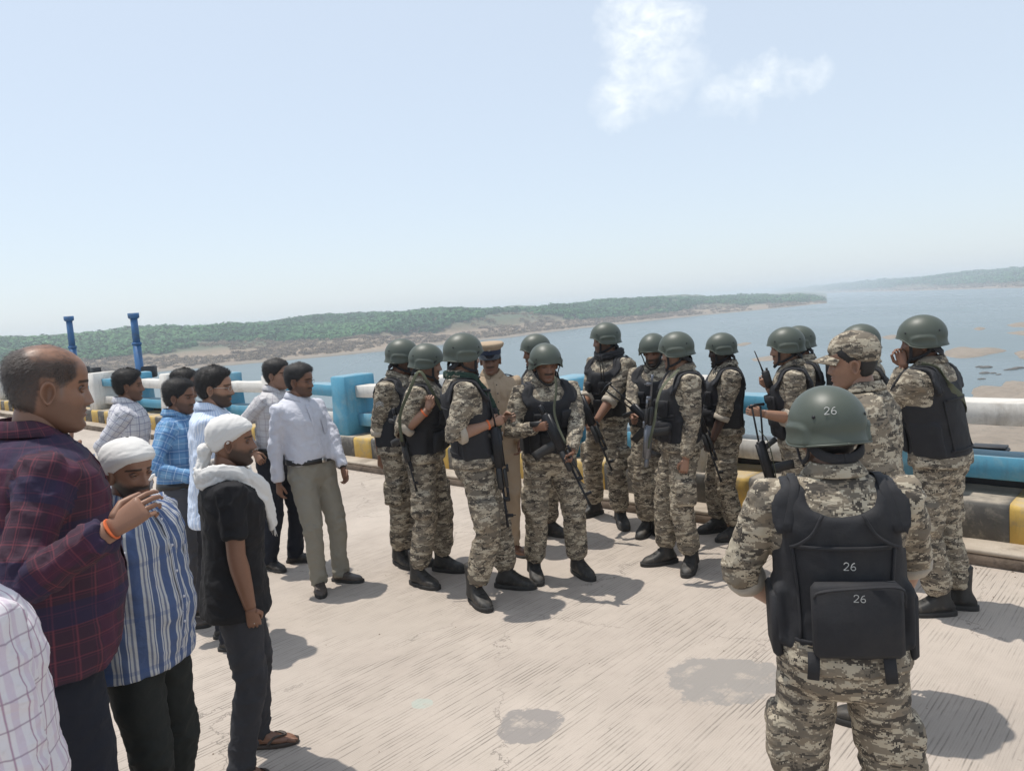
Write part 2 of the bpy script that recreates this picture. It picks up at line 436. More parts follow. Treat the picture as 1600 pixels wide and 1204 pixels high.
M['dark_metal'] = mat_plain('dark_metal', (.03, .03, .032), .55, .3, .3)

# ================================================================== the bridge
PU = np.array([.73058, -.68282, 0]); PN = np.array([.68282, .73058, 0]); PC = 5.651
P00 = ground(1600, 895)
def br(s, o, z): return P00 + PU*s + PN*o + np.array([0, 0, z])
BR = np.stack([PU, PN, [0, 0, 1.]], 1)        # columns: along, across, up
def bbox(s0, s1, o0, o1, z0, z1, bev=.0):
    V, F = box(((s0+s1)/2, (o0+o1)/2, (z0+z1)/2), (s1-s0, o1-o0, z1-z0), None, bev)
    return V @ BR.T + P00, F

def sheet(s0, s1, o0, o1, z, ns=1, no=1):
    S, O = np.meshgrid(np.linspace(s0, s1, ns+1), np.linspace(o0, o1, no+1), indexing='ij')
    V = P00 + S.reshape(-1, 1)*PU + O.reshape(-1, 1)*PN + np.array([0, 0, z])
    i = np.arange(ns)[:, None]*(no+1)+np.arange(no)[None]; i = i.ravel()
    return V, [np.stack([i, i+no+1, i+no+2, i+1], 1)]
deck = MB().add(*sheet(-60, 14, -11, .02, 0, 150, 22)).build('bridge_deck', M['deck']); tag(deck, kind='structure')
slab = MB().add(*bbox(-60, 14, -11, 1.02, -1.3, -.02)).build('bridge_slab', M['bridge'], smooth=False); tag(slab, kind='structure')
# gutter ledge in cast lengths
ledge = empty('gutter_ledge', P00); tag(ledge, kind='structure')
s = -40.0
k = 0
while s < 8:
    L = 2.4
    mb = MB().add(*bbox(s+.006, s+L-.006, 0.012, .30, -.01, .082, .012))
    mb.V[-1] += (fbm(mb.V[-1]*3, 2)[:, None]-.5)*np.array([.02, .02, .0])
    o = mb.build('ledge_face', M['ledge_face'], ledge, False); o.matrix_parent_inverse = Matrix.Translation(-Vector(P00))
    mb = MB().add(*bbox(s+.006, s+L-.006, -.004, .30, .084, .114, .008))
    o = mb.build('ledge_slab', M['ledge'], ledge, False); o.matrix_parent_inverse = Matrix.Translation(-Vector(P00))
    s += L; k += 1
# kerb: painted blocks, each one its own
kerb = empty('kerb', P00); tag(kerb, kind='structure')
kb = [None]*2
HB = .37
for k in range(-92, 10):
    s0 = -.12 + k*HB
    y = (k % 2 == 0)
    zt = .378; rings = []
    for ss in np.linspace(s0+.0015, s0+HB-.0015, 7):
        prof = [(.236, .10), (.98, .10), (.98, zt-.02), (.96, zt), (.27, zt), (.246, zt-.012), (.237, zt-.04)]
        rings.append(np.array([br(ss, oo, zz) for oo, zz in prof]))
    V, F = loft(rings); V = V + (fbm(V*5+3, 3)[:, None]-.5)*.022
    o = MB().add(V, F).build('kerb_block', M['kyellow' if y else 'kblack'], kerb, False); o.matrix_parent_inverse = Matrix.Translation(-Vector(P00))
# parapet of posts and two rails
par = empty('bridge_parapet', br(0, .5, .38)); tag(par, 'blue and white concrete parapet of posts and double rails along the kerb', 'parapet')
def pchild(mb, name, mat, smooth=False):
    o = mb.build(name, M[mat], par, smooth); o.matrix_parent_inverse = Matrix.Translation(-par.location); return o
posts = [-7.85-1.85*k for k in range(17, 0, -1)] + [-7.85, -5.95, -4.05, -2.6, -.75, 1.15, 3.0]
n0 = posts.index(-7.85)
for i, sp in enumerate(posts):
    blue = ((i-n0) % 2 == 0)
    w = .155
    # post: widens a little towards the foot
    rings = []
    for z, e, d in ((.36, .035, .02), (.62, .012, .008), (.9, 0, 0), (1.155, 0, 0), (1.175, -.02, -.02)):
        q = [(sp-w-e, .285-d), (sp+w+e, .285-d), (sp+w+e, .80+d), (sp-w-e, .80+d)]
        b_ = .018; r = []
        for (a_, o_), (sx, sy) in zip(q, ((-1, -1), (1, -1), (1, 1), (-1, 1))):
            c1, c2 = (a_-sx*b_, o_), (a_, o_-sy*b_)
            r += [c2, c1] if (sx*sy) > 0 else [c1, c2]
        rings.append(np.array([br(a_, o_, z) for a_, o_ in r]))
    V, F = loft(rings); V = V + (fbm(V*7, 2)[:, None]-.5)*.012
    pchild(MB().add(V, F), 'post', 'pblue' if blue else 'pwhite')
    if i+1 < len(posts):
        a0, a1 = sp+w-.02, posts[i+1]-w+.02
        for name, z0, z1, cblue in (('upper_rail', .875, 1.035, not blue), ('lower_rail', .49, .655, blue)):
            rings = []
            for t in np.linspace(0, 1, 9):
                ss = a0+(a1-a0)*t; sag = .004*math.sin(t*9+i)
                o0, o1 = .46, .70
                prof = [(o0+.006, z0), (o1-.006, z0), (o1, z0+.006), (o1, z1-.007), (o1-.007, z1), (o0+.007, z1), (o0, z1-.007), (o0, z0+.006)]
                rings.append(np.array([br(ss, oo, zz+sag) for oo, zz in prof]))
            V, F = loft(rings); V = V + (fbm(V*4, 2)[:, None]-.5)*.008
            pchild(MB().add(V, F), name, 'pblue' if cblue else 'pwhite')
pchild(MB().add(*bbox(-40, 8, .74, .98, .37, .49, .01)), 'toe_beam', 'toe')

# blue steel gate posts beyond the parapet
def steel_post(px, py, label, tall):
    P = br(0, 0, 0); d = ray(px, py); t = (PC+1.35-PN@CAM)/(PN@d); p = CAM+d*t
    r = empty('steel_post', (p[0], p[1], -.02)); tag(r, label, 'post', 'blue steel posts beyond the parapet')
    def ch(mb, n, m='poleblue', sm=True): return mb.build(n, M[m], r, sm)
    H = p[2]+.02
    ch(MB().add(*tube([(0, 0, 0), (0, 0, 1.75)], .088, 20)), 'pipe')
    ch(MB().add(*tube([(0, 0, 1.75), (0, 0, H-.12)], [.08, .075], 20)), 'upper_pipe')
    ch(MB().add(*tube([(0, 0, 1.72), (0, 0, 1.78)], .105, 20)), 'collar', 'poleblue', False)
    ch(MB().add(*tube([(0, 0, H-.13), (0, 0, H-.1), (0, 0, H-.001), (0, 0, H)], [.09, .12, .12, .06], 20)), 'cap', 'poleblue', False)
    ch(MB().add(*box((0, 0, .02), (.4, .4, .04), None, .005)), 'base_plate', 'poleblue', False)
    ch(MB().add(*box((.22, -.02, 1.1), (.30, .2, .26), None, .03)), 'gear_box', 'dark_metal', False)
steel_post(208, 489, 'blue steel post with a cap behind the man in grey check shirt', 0)
steel_post(107, 494, 'blue steel post with a cap beside the head of the balding man', 1)
pier = MB().add(*bbox(-26, -13.5, 1.05, 1.9, -1.3, -.02, .02)).build('pier_walkway', M['bridge'], None, False); tag(pier, kind='structure')
def small_box(px, py, off, size, name, label, cat):
    d = ray(px, py); t = (PC+off-PN@CAM)/(PN@d); p = CAM+d*t
    o = empty(name, p, math.atan2(PU[1], PU[0])); tag(o, label, cat)
    MB().add(*box((0, 0, 0), size, None, .012)).build('housing', M['dark_metal'], o, False)
    MB().add(*box((0, 0, size[2]/2+.008), (size[0]*.9, size[1]*1.06, .014), None, .004)).build('lid', M['dark_metal'], o, False)
    MB().add(*box((0, -.06, -.25), (size[0]*.4, .06, .5), None, .004)).build('bracket', M['dark_metal'], o, False)
small_box(1546, 702, 1.15, (.26, .14, .035), 'cable_box', 'flat dark metal box just behind the blue lower rail', 'cable box')
small_box(150, 580, 1.15, (.22, .18, .16), 'cable_box', 'dark box on the ledge behind the far blue post', 'cable box')

# ================================================================== river and banks
WZ = -13.0
def mat_water():
    m, nt, b = new_mat('river_water'); P = geo_co(nt)
    n1 = nt.noise(nt.vec('MULTIPLY', P, (1, .35, 1)), .9, 3, .55); n2 = nt.noise(P, .06, 3, .6); n3 = nt.noise(nt.vec('MULTIPLY', P, (1, .22, 1)), .011, 4, .6, .4)
    c = nt.mix(nt.range(n3, .35, .65), (.075, .108, .115), (.105, .142, .145))
    nt.put(b.inputs['Base Color'], c)
    nt.put(b.inputs['Roughness'], nt.range(n3, .3, .7, .20, .36))
    b.inputs['IOR'].default_value = 1.33; b.inputs['Specular IOR Level'].default_value = .42
    nt.put(b.inputs['Normal'], nt.bump(nt.math('ADD', n1, nt.math('MULTIPLY', n2, 2.)), .35, .25)); return m
M['water'] = mat_water()
R = 7000
V = np.array([[-R, -200, WZ], [R, -200, WZ], [R, R, WZ], [-R, R, WZ]], float)
tag(MB().add(V, [np.array([[0, 1, 2, 3]])]).build('river_water', M['water']), kind='structure')

def mat_bank(name, far=False):
    m, nt, b = new_mat(name); P = geo_co(nt); a = nt.add('ShaderNodeVertexColor', layer_name='Col').outputs[0]
    n1 = nt.noise(P, .05, 6, .7); n2 = nt.noise(P, .5, 5, .7)
    sand = nt.mix(nt.range(n1, .35, .65), (.225, .16, .105), (.31, .23, .155))
    sand = nt.mix(nt.math('MULTIPLY', nt.range(n2, .48, .66), .65), sand, (.12, .10, .075))
    c = nt.mix(nt.sep(a)[0], sand, nt.mix(n2, (.06, .085, .04), (.10, .11, .06)))
    c = nt.mix(nt.sep(a)[1], c, nt.mix(n1, (.20, .165, .125), (.24, .20, .155)))
    nt.put(b.inputs['Base Color'], c); b.inputs['Roughness'].default_value = .95
    nt.put(b.inputs['Normal'], nt.bump(nt.math('ADD', n1, n2), .6, 1.5)); return m
M['bank'] = mat_bank('bank_earth')
def azimuth(px, py=470): d = ray(px, py); return math.atan2(d[0], d[1])
def shore(pts):
    az = []; ds = []
    for px, py in pts:
        g = ground(px, py, WZ); az.append(math.atan2(g[0], g[1])); ds.append(math.hypot(g[0], g[1]))
    return np.array(az), np.array(ds)
def bank(name, pts, hmax_f, vs, prof, naz, seed, az_fade=None):
    az, ds = shore(pts); A = np.linspace(az[0], az[-1], naz); D = np.interp(A, az, ds)
    D = D*(1+.03*(fbm(np.stack([A*40, A*0+seed, A*0], 1), 4)-.5))
    AA, VV = np.meshgrid(A, vs, indexing='ij'); DD = D[:, None]+VV
    X, Y = np.sin(AA)*DD, np.cos(AA)*DD
    h = np.interp(VV, *prof)
    Q = np.stack([X.ravel(), Y.ravel(), np.full(X.size, seed)], 1)
    gul = fbm(Q*[.02, .02, 1], 4).reshape(X.shape); fn = fbm(Q*[.09, .09, 1]+7, 3).reshape(X.shape)
    h = h*(.65+.7*gul) + (fn-.5)*3.0*sstep(8, 60, VV)
    # a broken earth cliff along part of the slope
    cl = fbm(Q*[.006, .006, 1]+31, 2).reshape(X.shape)
    h = h + 3.5*sstep(.5, .62, cl)*sstep(70, 78, VV+12*(gul-.5))
    h = h*hmax_f(A)[:, None]
    h[:, 0] = -.6
    V = np.stack([X, Y, WZ+h], 2).reshape(-1, 3); nv = len(vs)
    i = (np.arange(naz-1)[:, None]*nv+np.arange(nv-1)[None]).ravel()
    F = [np.stack([i, i+nv, i+nv+1, i+1], 1)]
    o = MB().add(V, F).build(name, M['bank']); tag(o, kind='structure')
    green = sstep(62, 90, VV+30*(gul-.5)); mud = 1-sstep(4, 16, VV)
    ca = o.data.color_attributes.new('Col', 'FLOAT_COLOR', 'POINT')
    ca.data.foreach_set('color', np.stack([green, mud, h*0, h*0+1], 2).astype(np.float32).ravel())
    return A, D, vs, h, o
vs = np.concatenate([[0, 1.5, 4, 8, 14], np.linspace(20, 130, 26), np.linspace(140, 420, 22), [600, 900, 1400, 2200]])
prof = ([0, 1.5, 10, 22, 45, 70, 100, 160, 240, 420, 2200], [-.3, .35, .8, 1.6, 3.2, 5.5, 8.5, 13, 15.5, 17, 17])
Lpts = [(-900, 760), (-500, 680), (-200, 632), (0, 604), (130, 592), (250, 581), (450, 563), (600, 549), (800, 527), (1000, 503), (1150, 488), (1240, 479), (1292, 473.5)]
azt = azimuth(1292)
def hL(A):
    return .88*sstep(0, .03, azt-A)**.7*(.55+.45*sstep(.02, .22, azt-A))
LA, LD, LV, LH, lobj = bank('river_bank', Lpts, hL, vs, prof, 420, 3.)
Rpts = [(1150, 461.5), (1230, 459.2), (1300, 457.6), (1400, 455.3), (1500, 452.5), (1600, 450.0), (1800, 446), (2300, 440)]
RA, RD, RV, RH, robj = bank('far_river_bank', Rpts, lambda A: np.interp(A, [azimuth(1150), azimuth(1240), azimuth(1420), azimuth(2300)], [1.3, 1.35, 1.2, 1.05]), vs*1.6, (np.array(prof[0])*1.6, prof[1]), 160, 9.)

# scrub: tufts of small leaf faces, one mass on each bank
def tuft_template(n, seed, spread=1.):
    r = np.random.default_rng(seed)
    d = r.normal(size=(n, 3)); d /= np.linalg.norm(d, axis=1)[:, None]; d[:, 2] = np.abs(d[:, 2])*.95-.12
    c = d*(r.uniform(.45, 1.05, n)[:, None])*[.5, .5, .42*1.2]; c[:, 2] += .12
    t1 = np.cross(d, r.normal(size=(n, 3))); t1 /= np.linalg.norm(t1, axis=1)[:, None]; t2 = np.cross(d, t1)+d*.35
    sz = r.uniform(.11, .24, n)[:, None]*spread
    tri = np.stack([c+t1*sz, c-t1*sz*.6+t2*sz*.8, c-t1*sz*.5-t2*sz*.9], 1)
    return tri.reshape(-1, 3)
def scrub(name, mat, pos, size, seed, ntri, label, cvar, squash=.8, spread=1.):
    r = np.random.default_rng(seed); N = len(pos); V = []; C = []
    T = [tuft_template(ntri, seed+k, spread) for k in range(6)]
    which = r.integers(0, 6, N); a = r.uniform(0, 2*PI, N); ca, sa = np.cos(a), np.sin(a)
    out = np.empty((N, ntri*3, 3))
    for k in range(6):
        mk = which == k; t = T[k]
        x = t[:, 0][None]*ca[mk][:, None]-t[:, 1][None]*sa[mk][:, None]; y = t[:, 0][None]*sa[mk][:, None]+t[:, 1][None]*ca[mk][:, None]
        s_ = size[mk][:, None]
        out[mk] = np.stack([x*s_, y*s_, np.broadcast_to(t[:, 2][None], x.shape)*s_*squash], 2)
    out += pos[:, None, :]
    V = out.reshape(-1, 3); F = [np.arange(len(V)).reshape(-1, 3)]
    o = MB().add(V, F).build(name, mat, None, False); tag(o, label, 'scrub', None, 'stuff')
    cc = np.repeat(cvar, ntri*3)+np.repeat(r.uniform(-.12, .12, N*ntri), 3)
    at = o.data.color_attributes.new('Col', 'FLOAT_COLOR', 'POINT'); cc = np.clip(cc, 0, 1)
    at.data.foreach_set('color', np.stack([cc, cc, cc, cc*0+1], 1).astype(np.float32).ravel())
    return o
def mat_leaf(name, stops):
    m, nt, b = new_mat(name); a = nt.sep(nt.add('ShaderNodeVertexColor', layer_name='Col').outputs[0])[0]
    c = nt.ramp(a, stops); nt.put(b.inputs['Base Color'], c); b.inputs['Roughness'].default_value = .8
    b.inputs['Specular IOR Level'].default_value = .2
    return m
M['green'] = mat_leaf('scrub_leaves', [(0, (.020, .070, .025)), (.5, (.038, .125, .042)), (1, (.085, .19, .065))])
M['dry'] = mat_leaf('dry_scrub', [(0, (.13, .092, .062)), (.5, (.225, .165, .112)), (1, (.31, .235, .155))])
def scatter(A, D, LVv, H, n, v0, v1, rr, azr=None, bias=1.):
    az = rr.uniform(*(azr or (A[0], A[-1])), n); v = v0+(v1-v0)*rr.uniform(0, 1, n)**bias
    ia = np.clip(np.searchsorted(A, az)-1, 0, len(A)-2); fa = (az-A[ia])/(A[ia+1]-A[ia])
    d = np.interp(az, A, D)+v
    hh = np.array([0.]*n)
    iv = np.clip(np.searchsorted(LVv, v)-1, 0, len(LVv)-2); fv = (v-LVv[iv])/(LVv[iv+1]-LVv[iv])
    hh = (H[ia, iv]*(1-fa)+H[ia+1, iv]*fa)*(1-fv)+(H[ia, iv+1]*(1-fa)+H[ia+1, iv+1]*fa)*fv
    return np.stack([np.sin(az)*d, np.cos(az)*d, WZ+hh], 1), az, v
azr = (azimuth(-120), azimuth(1290))
r1 = np.random.default_rng(5)
p, az, v = scatter(LA, LD, LV, LH, 14000, 56, 330, r1, azr, 1.25)
keep = (fbm(p*[.012, .012, 0], 3) > .30+.30*sstep(95, 50, v)) & (r1.uniform(0, 1, len(p)) < .25+.75*sstep(azt+.0, azt-.16, az)) ; p = p[keep]; v = v[keep]
scrub('green_scrub', M['green'], p, r1.uniform(3.2, 9.0, len(p)), 11, 46, 'dense green scrub covering the top of the river bank', np.clip(fbm(p*[.02, .02, 0]+3, 3)*1.3-.15+r1.normal(0, .18, len(p)), 0, 1), .8, .8)
p, az, v = scatter(LA, LD, LV, LH, 6500, 12, 110, r1, azr)
keep = fbm(p*[.03, .03, 0]+9, 3) > .33; p = p[keep]
scrub('dry_scrub', M['dry'], p, r1.uniform(1.4, 4.2, len(p)), 21, 40, 'pale dry bushes on the lower slope of the river bank', np.clip(r1.normal(.45, .25, len(p)), 0, 1), .8, .6)
azr2 = (azimuth(1150), azimuth(1720))
p, az, v = scatter(RA, RD, RV, RH, 5200, 110, 520, r1, azr2, 1.2)
scrub('far_green_scrub', M['green'], p, r1.uniform(5, 13, len(p)), 31, 18, 'hazy green scrub on the far shore', np.clip(r1.normal(.5, .2, len(p)), 0, 1), .7)
p, az, v = scatter(RA, RD, RV, RH, 2200, 20, 150, r1, azr2)
scrub('far_dry_scrub', M['dry'], p, r1.uniform(2, 6, len(p)), 41, 14, 'hazy dry bushes low on the far shore', np.clip(r1.normal(.45, .25, len(p)), 0, 1), .7)

# sand bars and the near sandy shore
def sandbar(name, outline, zt, seed, label, n=160, kind='structure'):
    O = np.array([ground(px, py, WZ)[:2] for px, py in outline]); O = smooth_path(np.vstack([O, O[:1]]), 10)[:, :2][:-1]
    c = O.mean(0); rings = []
    q = np.concatenate([O*.09, np.full((len(O), 1), seed)], 1)
    jit = 1+.75*(fbm(q*1.3, 4)-.5)
    for f, z in ((1.06, -.35), (1.0, .02), (.93, .18), (.8, .5), (.55, .8), (.25, .85)):
        P = c+(O-c)*f*jit[:, None]
        zz = WZ+z*zt*(.5+fbm(np.concatenate([P*.15, np.full((len(P), 1), seed)], 1), 3))
        rings.append(np.concatenate([P, zz[:, None] if z > 0 else np.full((len(P), 1), WZ+z)], 1))
    V, F = loft(rings, True); o = MB().add(V, F[:1]+F[2:]).build(name, M['sand'], None, True); tag(o, kind='structure')
    return o
M['sand'] = mat_rough('river_sand', (.205, .165, .125), (.275, .225, .175), .35, .95, .6, .3, (.17, .145, .115), .8)
sandbar('sand_bar', [(1478, 548), (1500, 543), (1530, 546), (1568, 545), (1572, 549), (1540, 556), (1500, 559), (1482, 556)], .8, 1, '')
sandbar('sand_bar', [(1585, 551), (1620, 546), (1660, 556), (1640, 566), (1595, 562)], .7, 2, '')
sandbar('sand_bar', [(1572, 508), (1600, 503), (1650, 503), (1640, 510), (1590, 512)], .5, 3, '')
sandbar('sand_bar', [(1518, 514), (1530, 511), (1542, 513), (1530, 516)], .3, 4, '')
sandbar('sand_bar', [(1572, 520), (1600, 517), (1650, 518), (1610, 524)], .3, 5, '')
sandbar('sand_bar', [(1178, 560), (1205, 555), (1232, 556), (1250, 553), (1262, 558), (1225, 563), (1190, 564)], .35, 6, '')
sandbar('sand_bar', [(1375, 527), (1395, 523), (1405, 526), (1390, 530)], .3, 7, '')
sandbar('sand_bar', [(1150, 538), (1165, 535), (1175, 536), (1160, 540)], .25, 8, '')
sandbar('sandy_shore', [(1500, 640), (1515, 618), (1545, 604), (1565, 598), (1592, 590), (1640, 585), (1760, 590), (1900, 700), (2000, 1000), (1700, 900), (1540, 780), (1480, 705)], 1.0, 9, '')
rk = np.random.default_rng(3)
for px, py, sz in [(1538, 583, .9), (1551, 583, .6), (1560, 585, .5), (1541, 574, 1.1), (1530, 573, .7), (1572, 578, .5), (1582, 577, .9), (1592, 575, 1.0), (1534, 592, .6), (1496, 591, .4), (1140, 566, .5), (1122, 562, .4)]:
    g = ground(px, py, WZ); mb = MB()
    V, F = loft([ring((0, 0, z), (1, 0, 0), (0, 1, 0), a, a*.6, 10) for z, a in ((-.1, 1), (.1, .95), (.22, .6), (.26, .2))])
    V = V*sz*(.75+.5*fbm(V*1.5+px, 2)[:, None]); mb.add(V, F)
    o = mb.build('river_rock', M['dark_rock'] if 'dark_rock' in M else M.setdefault('dark_rock', mat_rough('wet_rock', (.07, .062, .055), (.13, .115, .10), 2, .8)), None, True)
    o.location = (g[0], g[1], WZ); tag(o, 'low dark rocks breaking the shallow water near the sand', 'rock', 'rocks in the shallows')

# haze over the river
hm = bpy.data.materials.new('haze'); hm.use_nodes = True; ht = NT(hm.node_tree); ht.n.remove(ht.n['Principled BSDF'])
pv = ht.add('ShaderNodeVolumePrincipled'); pv.inputs['Color'].default_value = (.86, .93, 1., 1); pv.inputs['Density'].default_value = .0007
pv.inputs['Anisotropy'].default_value = .2
ht.l.new(pv.outputs[0], ht.n['Material Output'].inputs['Volume'])
V, F = box((0, 3300, (WZ-1+14)/2), (15000, 7600, 14-(WZ-1)))
hz = MB().add(V, F).build('haze', hm, None, False); tag(hz, 'pale haze lying over the river and its banks', 'haze', None, 'stuff')

# loose grit swept against the step
rg = np.random.default_rng(9); N = 900; ss = rg.uniform(-14, 3, N); oo = -np.abs(rg.normal(.01, .10, N))-.008; far = rg.uniform(0, 1, N) < .25; oo = np.where(far, -rg.uniform(.1, 4.5, N), oo)
T = np.array([[1, 0, 0], [-.5, .86, 0], [-.5, -.86, 0], [0, 0, .9]]); sz = rg.uniform(.003, .009, N)*np.where(far, .7, 1.); an_ = rg.uniform(0, 2*PI, N)
V = []
for k in range(N):
    ca, sa = math.cos(an_[k]), math.sin(an_[k]); q = T*sz[k]*rg.uniform(.6, 1.3, (4, 3)); V.append(np.stack([q[:, 0]*ca-q[:, 1]*sa, q[:, 0]*sa+q[:, 1]*ca, q[:, 2]], 1)+br(ss[k], oo[k], .001))
V = np.concatenate(V); o4 = np.arange(N)*4; F = [np.concatenate([np.stack([o4, o4+1, o4+3], 1), np.stack([o4+1, o4+2, o4+3], 1), np.stack([o4+2, o4, o4+3], 1)])]
tag(MB().add(V, F).build('grit', M['ledge_face'], None, False), 'loose brown grit scattered along the foot of the step', 'grit', None, 'stuff')
# ================================================================== people: materials
M['skin'] = mat_skin()
M['camo'] = mat_camo('digital_camouflage', (.43, .375, .285), (.215, .178, .132), (.064, .055, .046))
M['camo_cuff'] = mat_rough('sleeve_lining', (.36, .31, .25), (.44, .385, .31), 20, .9, .3, .004, None, 3, 'obj')
def mat_vest():
    m, nt, b = new_mat('black_nylon'); P = obj_co(nt)
    n = nt.noise(P, 18, 4, .6); w = nt.noise(P, 700, 1, .5)
    c = nt.mix(n, (.015, .015, .0175), (.026, .026, .029))
    nt.put(b.inputs['Base Color'], nt.mix(nt.math('MULTIPLY', nt.range(nt.noise(P, 6, 5, .7), .5, .75), .35), c, (.05, .045, .04)))
    b.inputs['Roughness'].default_value = .78; b.inputs['Specular IOR Level'].default_value = .35
    nt.put(b.inputs['Normal'], nt.bump(nt.math('ADD', n, nt.math('MULTIPLY', w, .1)), .35, .012)); return m
M['vest'] = mat_vest()
def mat_helmet():
    m, nt, b = new_mat('helmet_paint'); P = obj_co(nt)
    n = nt.noise(P, 9, 5, .65); f = nt.noise(P, 420, 2, .6)
    c = nt.mix(n, (.056, .068, .052), (.072, .084, .065))
    sc = nt.range(nt.noise(nt.vec('MULTIPLY', P, (1, 1, 3)), 55, 4, .75), .66, .74)
    c = nt.mix(nt.math('MULTIPLY', sc, .35), c, (.16, .17, .15))
    nt.put(b.inputs['Base Color'], c); b.inputs['Roughness'].default_value = .47
    nt.put(b.inputs['Normal'], nt.bump(nt.math('MULTIPLY_ADD', f, .25, n), .12, .004)); return m
M['helmet'] = mat_helmet()
M['boot'] = mat_rough('dusty_black_boot', (.018, .017, .016), (.034, .031, .028), 22, .6, .35, .004, (.085, .072, .058), 14, 'obj')
M['sole'] = mat_plain('rubber_sole', (.03, .028, .026), .8, 0, .3, 30)
M['brown_shoe'] = mat_plain('brown_shoe', (.075, .058, .048), .5, 0, .35, 30)
M['tan_shoe'] = mat_plain('tan_leather', (.14, .065, .035), .35, 0, .3, 30)
M['black_cloth'] = mat_shirt('black_tshirt', (.017, .0165, .018))
M['navy_cloth'] = mat_shirt('navy_trousers', (.017, .019, .027))
M['olive_cloth'] = mat_shirt('dark_olive_trousers', (.020, .022, .020))
M['grey_jeans'] = mat_shirt('charcoal_jeans', (.040, .040, .045))
M['grey_cloth'] = mat_shirt('grey_trousers', (.085, .085, .095))
M['khaki_cloth'] = mat_shirt('khaki_grey_trousers', (.27, .25, .205))
M['police'] = mat_shirt('police_khaki', (.40, .30, .205))
M['blue_jeans'] = mat_shirt('blue_jeans', (.035, .05, .085))
W_ = (.66, .66, .69)
M['sh_white'] = mat_shirt('white_shirt', (.60, .60, .65), [(.02, .0014, 0, (.50, .52, .62), .5)])
M['sh_check9'] = mat_shirt('white_check_shirt', (.56, .54, .54), [(.05, .0035, 0, (.30, .25, .28), .75)], [(.05, .0035, 0, (.30, .25, .28), .75)])
M['sh_check5'] = mat_shirt('grey_check_shirt', (.58, .57, .59), [(.05, .006, 0, (.23, .23, .30), .8), (.05, .003, .3, (.33, .33, .40), .6)], [(.05, .006, 0, (.23, .23, .30), .8), (.05, .003, .3, (.33, .33, .40), .6)])
M['sh_blue6'] = mat_shirt('blue_plaid_shirt', (.17, .33, .52), [(.1, .035, 0, (.07, .16, .34), .55), (.05, .003, .5, (.55, .66, .76), .7)], [(.1, .035, 0, (.07, .16, .34), .55), (.05, .003, .5, (.55, .66, .76), .7)])
M['sh_stripe8'] = mat_shirt('pale_blue_striped_shirt', (.50, .59, .74), [(.02, .006, 0, (.72, .76, .84), .9), (.1, .003, .5, (.28, .36, .58), .6)])
M['sh_stripe3'] = mat_shirt('blue_white_striped_shirt', (.075, .11, .215), [(.05, .021, 0, (.47, .47, .47), 1.), (.05, .006, .0, (.16, .18, .25), 1.), (.1, .016, .5, (.10, .13, .22), .5), (.1, .003, .40, (.60, .60, .60), 1.), (.1, .003, .60, (.60, .60, .60), 1.)], [(.2, .016, .1, (.05, .09, .22), .35)])
M['sh_plaid2'] = mat_shirt('maroon_plaid_shirt', (.050, .026, .040), [(.04, .0032, 0, (.19, .048, .062), .6), (.04, .0015, .18, (.16, .04, .06), .5), (.2, .05, .25, (.075, .022, .045), .6)], [(.04, .0030, 0, (.19, .048, .062), .55), (.04, .0015, .18, (.16, .04, .06), .4), (.2, .06, .25, (.022, .024, .06), .6)])
M['sh_pink1'] = mat_shirt('white_pink_check_shirt', (.70, .66, .68), [(.05, .004, 0, (.35, .20, .28), .8), (.05, .016, .4, (.56, .45, .54), .6)], [(.05, .003, 0, (.30, .22, .28), .8)])
M['sh_pale'] = mat_shirt('pale_blue_shirt', (.58, .64, .72))
M['headcloth'] = mat_shirt('white_headcloth', (.68, .66, .63), strength=.16)
M['hair'] = mat_plain('black_hair', (.013, .011, .0105), .62, 0, .6, 160)
M['hair_grey'] = mat_plain('greying_hair', (.085, .070, .062), .6, 0, .5, 160)
M['belt'] = mat_plain('black_belt', (.015, .014, .014), .4, 0, .3)
M['belt_red'] = mat_plain('red_brown_belt', (.14, .035, .02), .45, 0, .3)
M['steel'] = mat_plain('bright_metal', (.55, .53, .5), .3, 1.)
M['gun'] = mat_plain('gun_metal', (.022, .022, .024), .42, .6, .35, 60)
M['gun_poly'] = mat_plain('gun_polymer', (.020, .019, .019), .55, 0, .3, 60)
M['gun_light'] = mat_plain('worn_gun_metal', (.16, .165, .18), .38, .8, .3, 60)
M['sling'] = mat_plain('olive_webbing', (.085, .090, .055), .9, 0, .3, 60)
M['scarf_green'] = mat_shirt('dark_green_scarf', (.030, .055, .040), strength=.5)
M['orange'] = mat_plain('orange_thread', (.65, .14, .04), .8)
M['paintwhite'] = mat_plain('white_stencil', (.42, .42, .40), .9)
M['cap_visor'] = mat_plain('glossy_visor', (.012, .014, .02), .12)
M['capband'] = mat_plain('dark_blue_band', (.02, .03, .06), .7)
M['glass_frame'] = mat_plain('spectacle_wire', (.10, .10, .11), .3, .9)
M['sandal'] = mat_plain('brown_sandal', (.05, .036, .028), .6, 0, .3)
M['white_item'] = mat_plain('white_paper', (.75, .73, .70), .7)

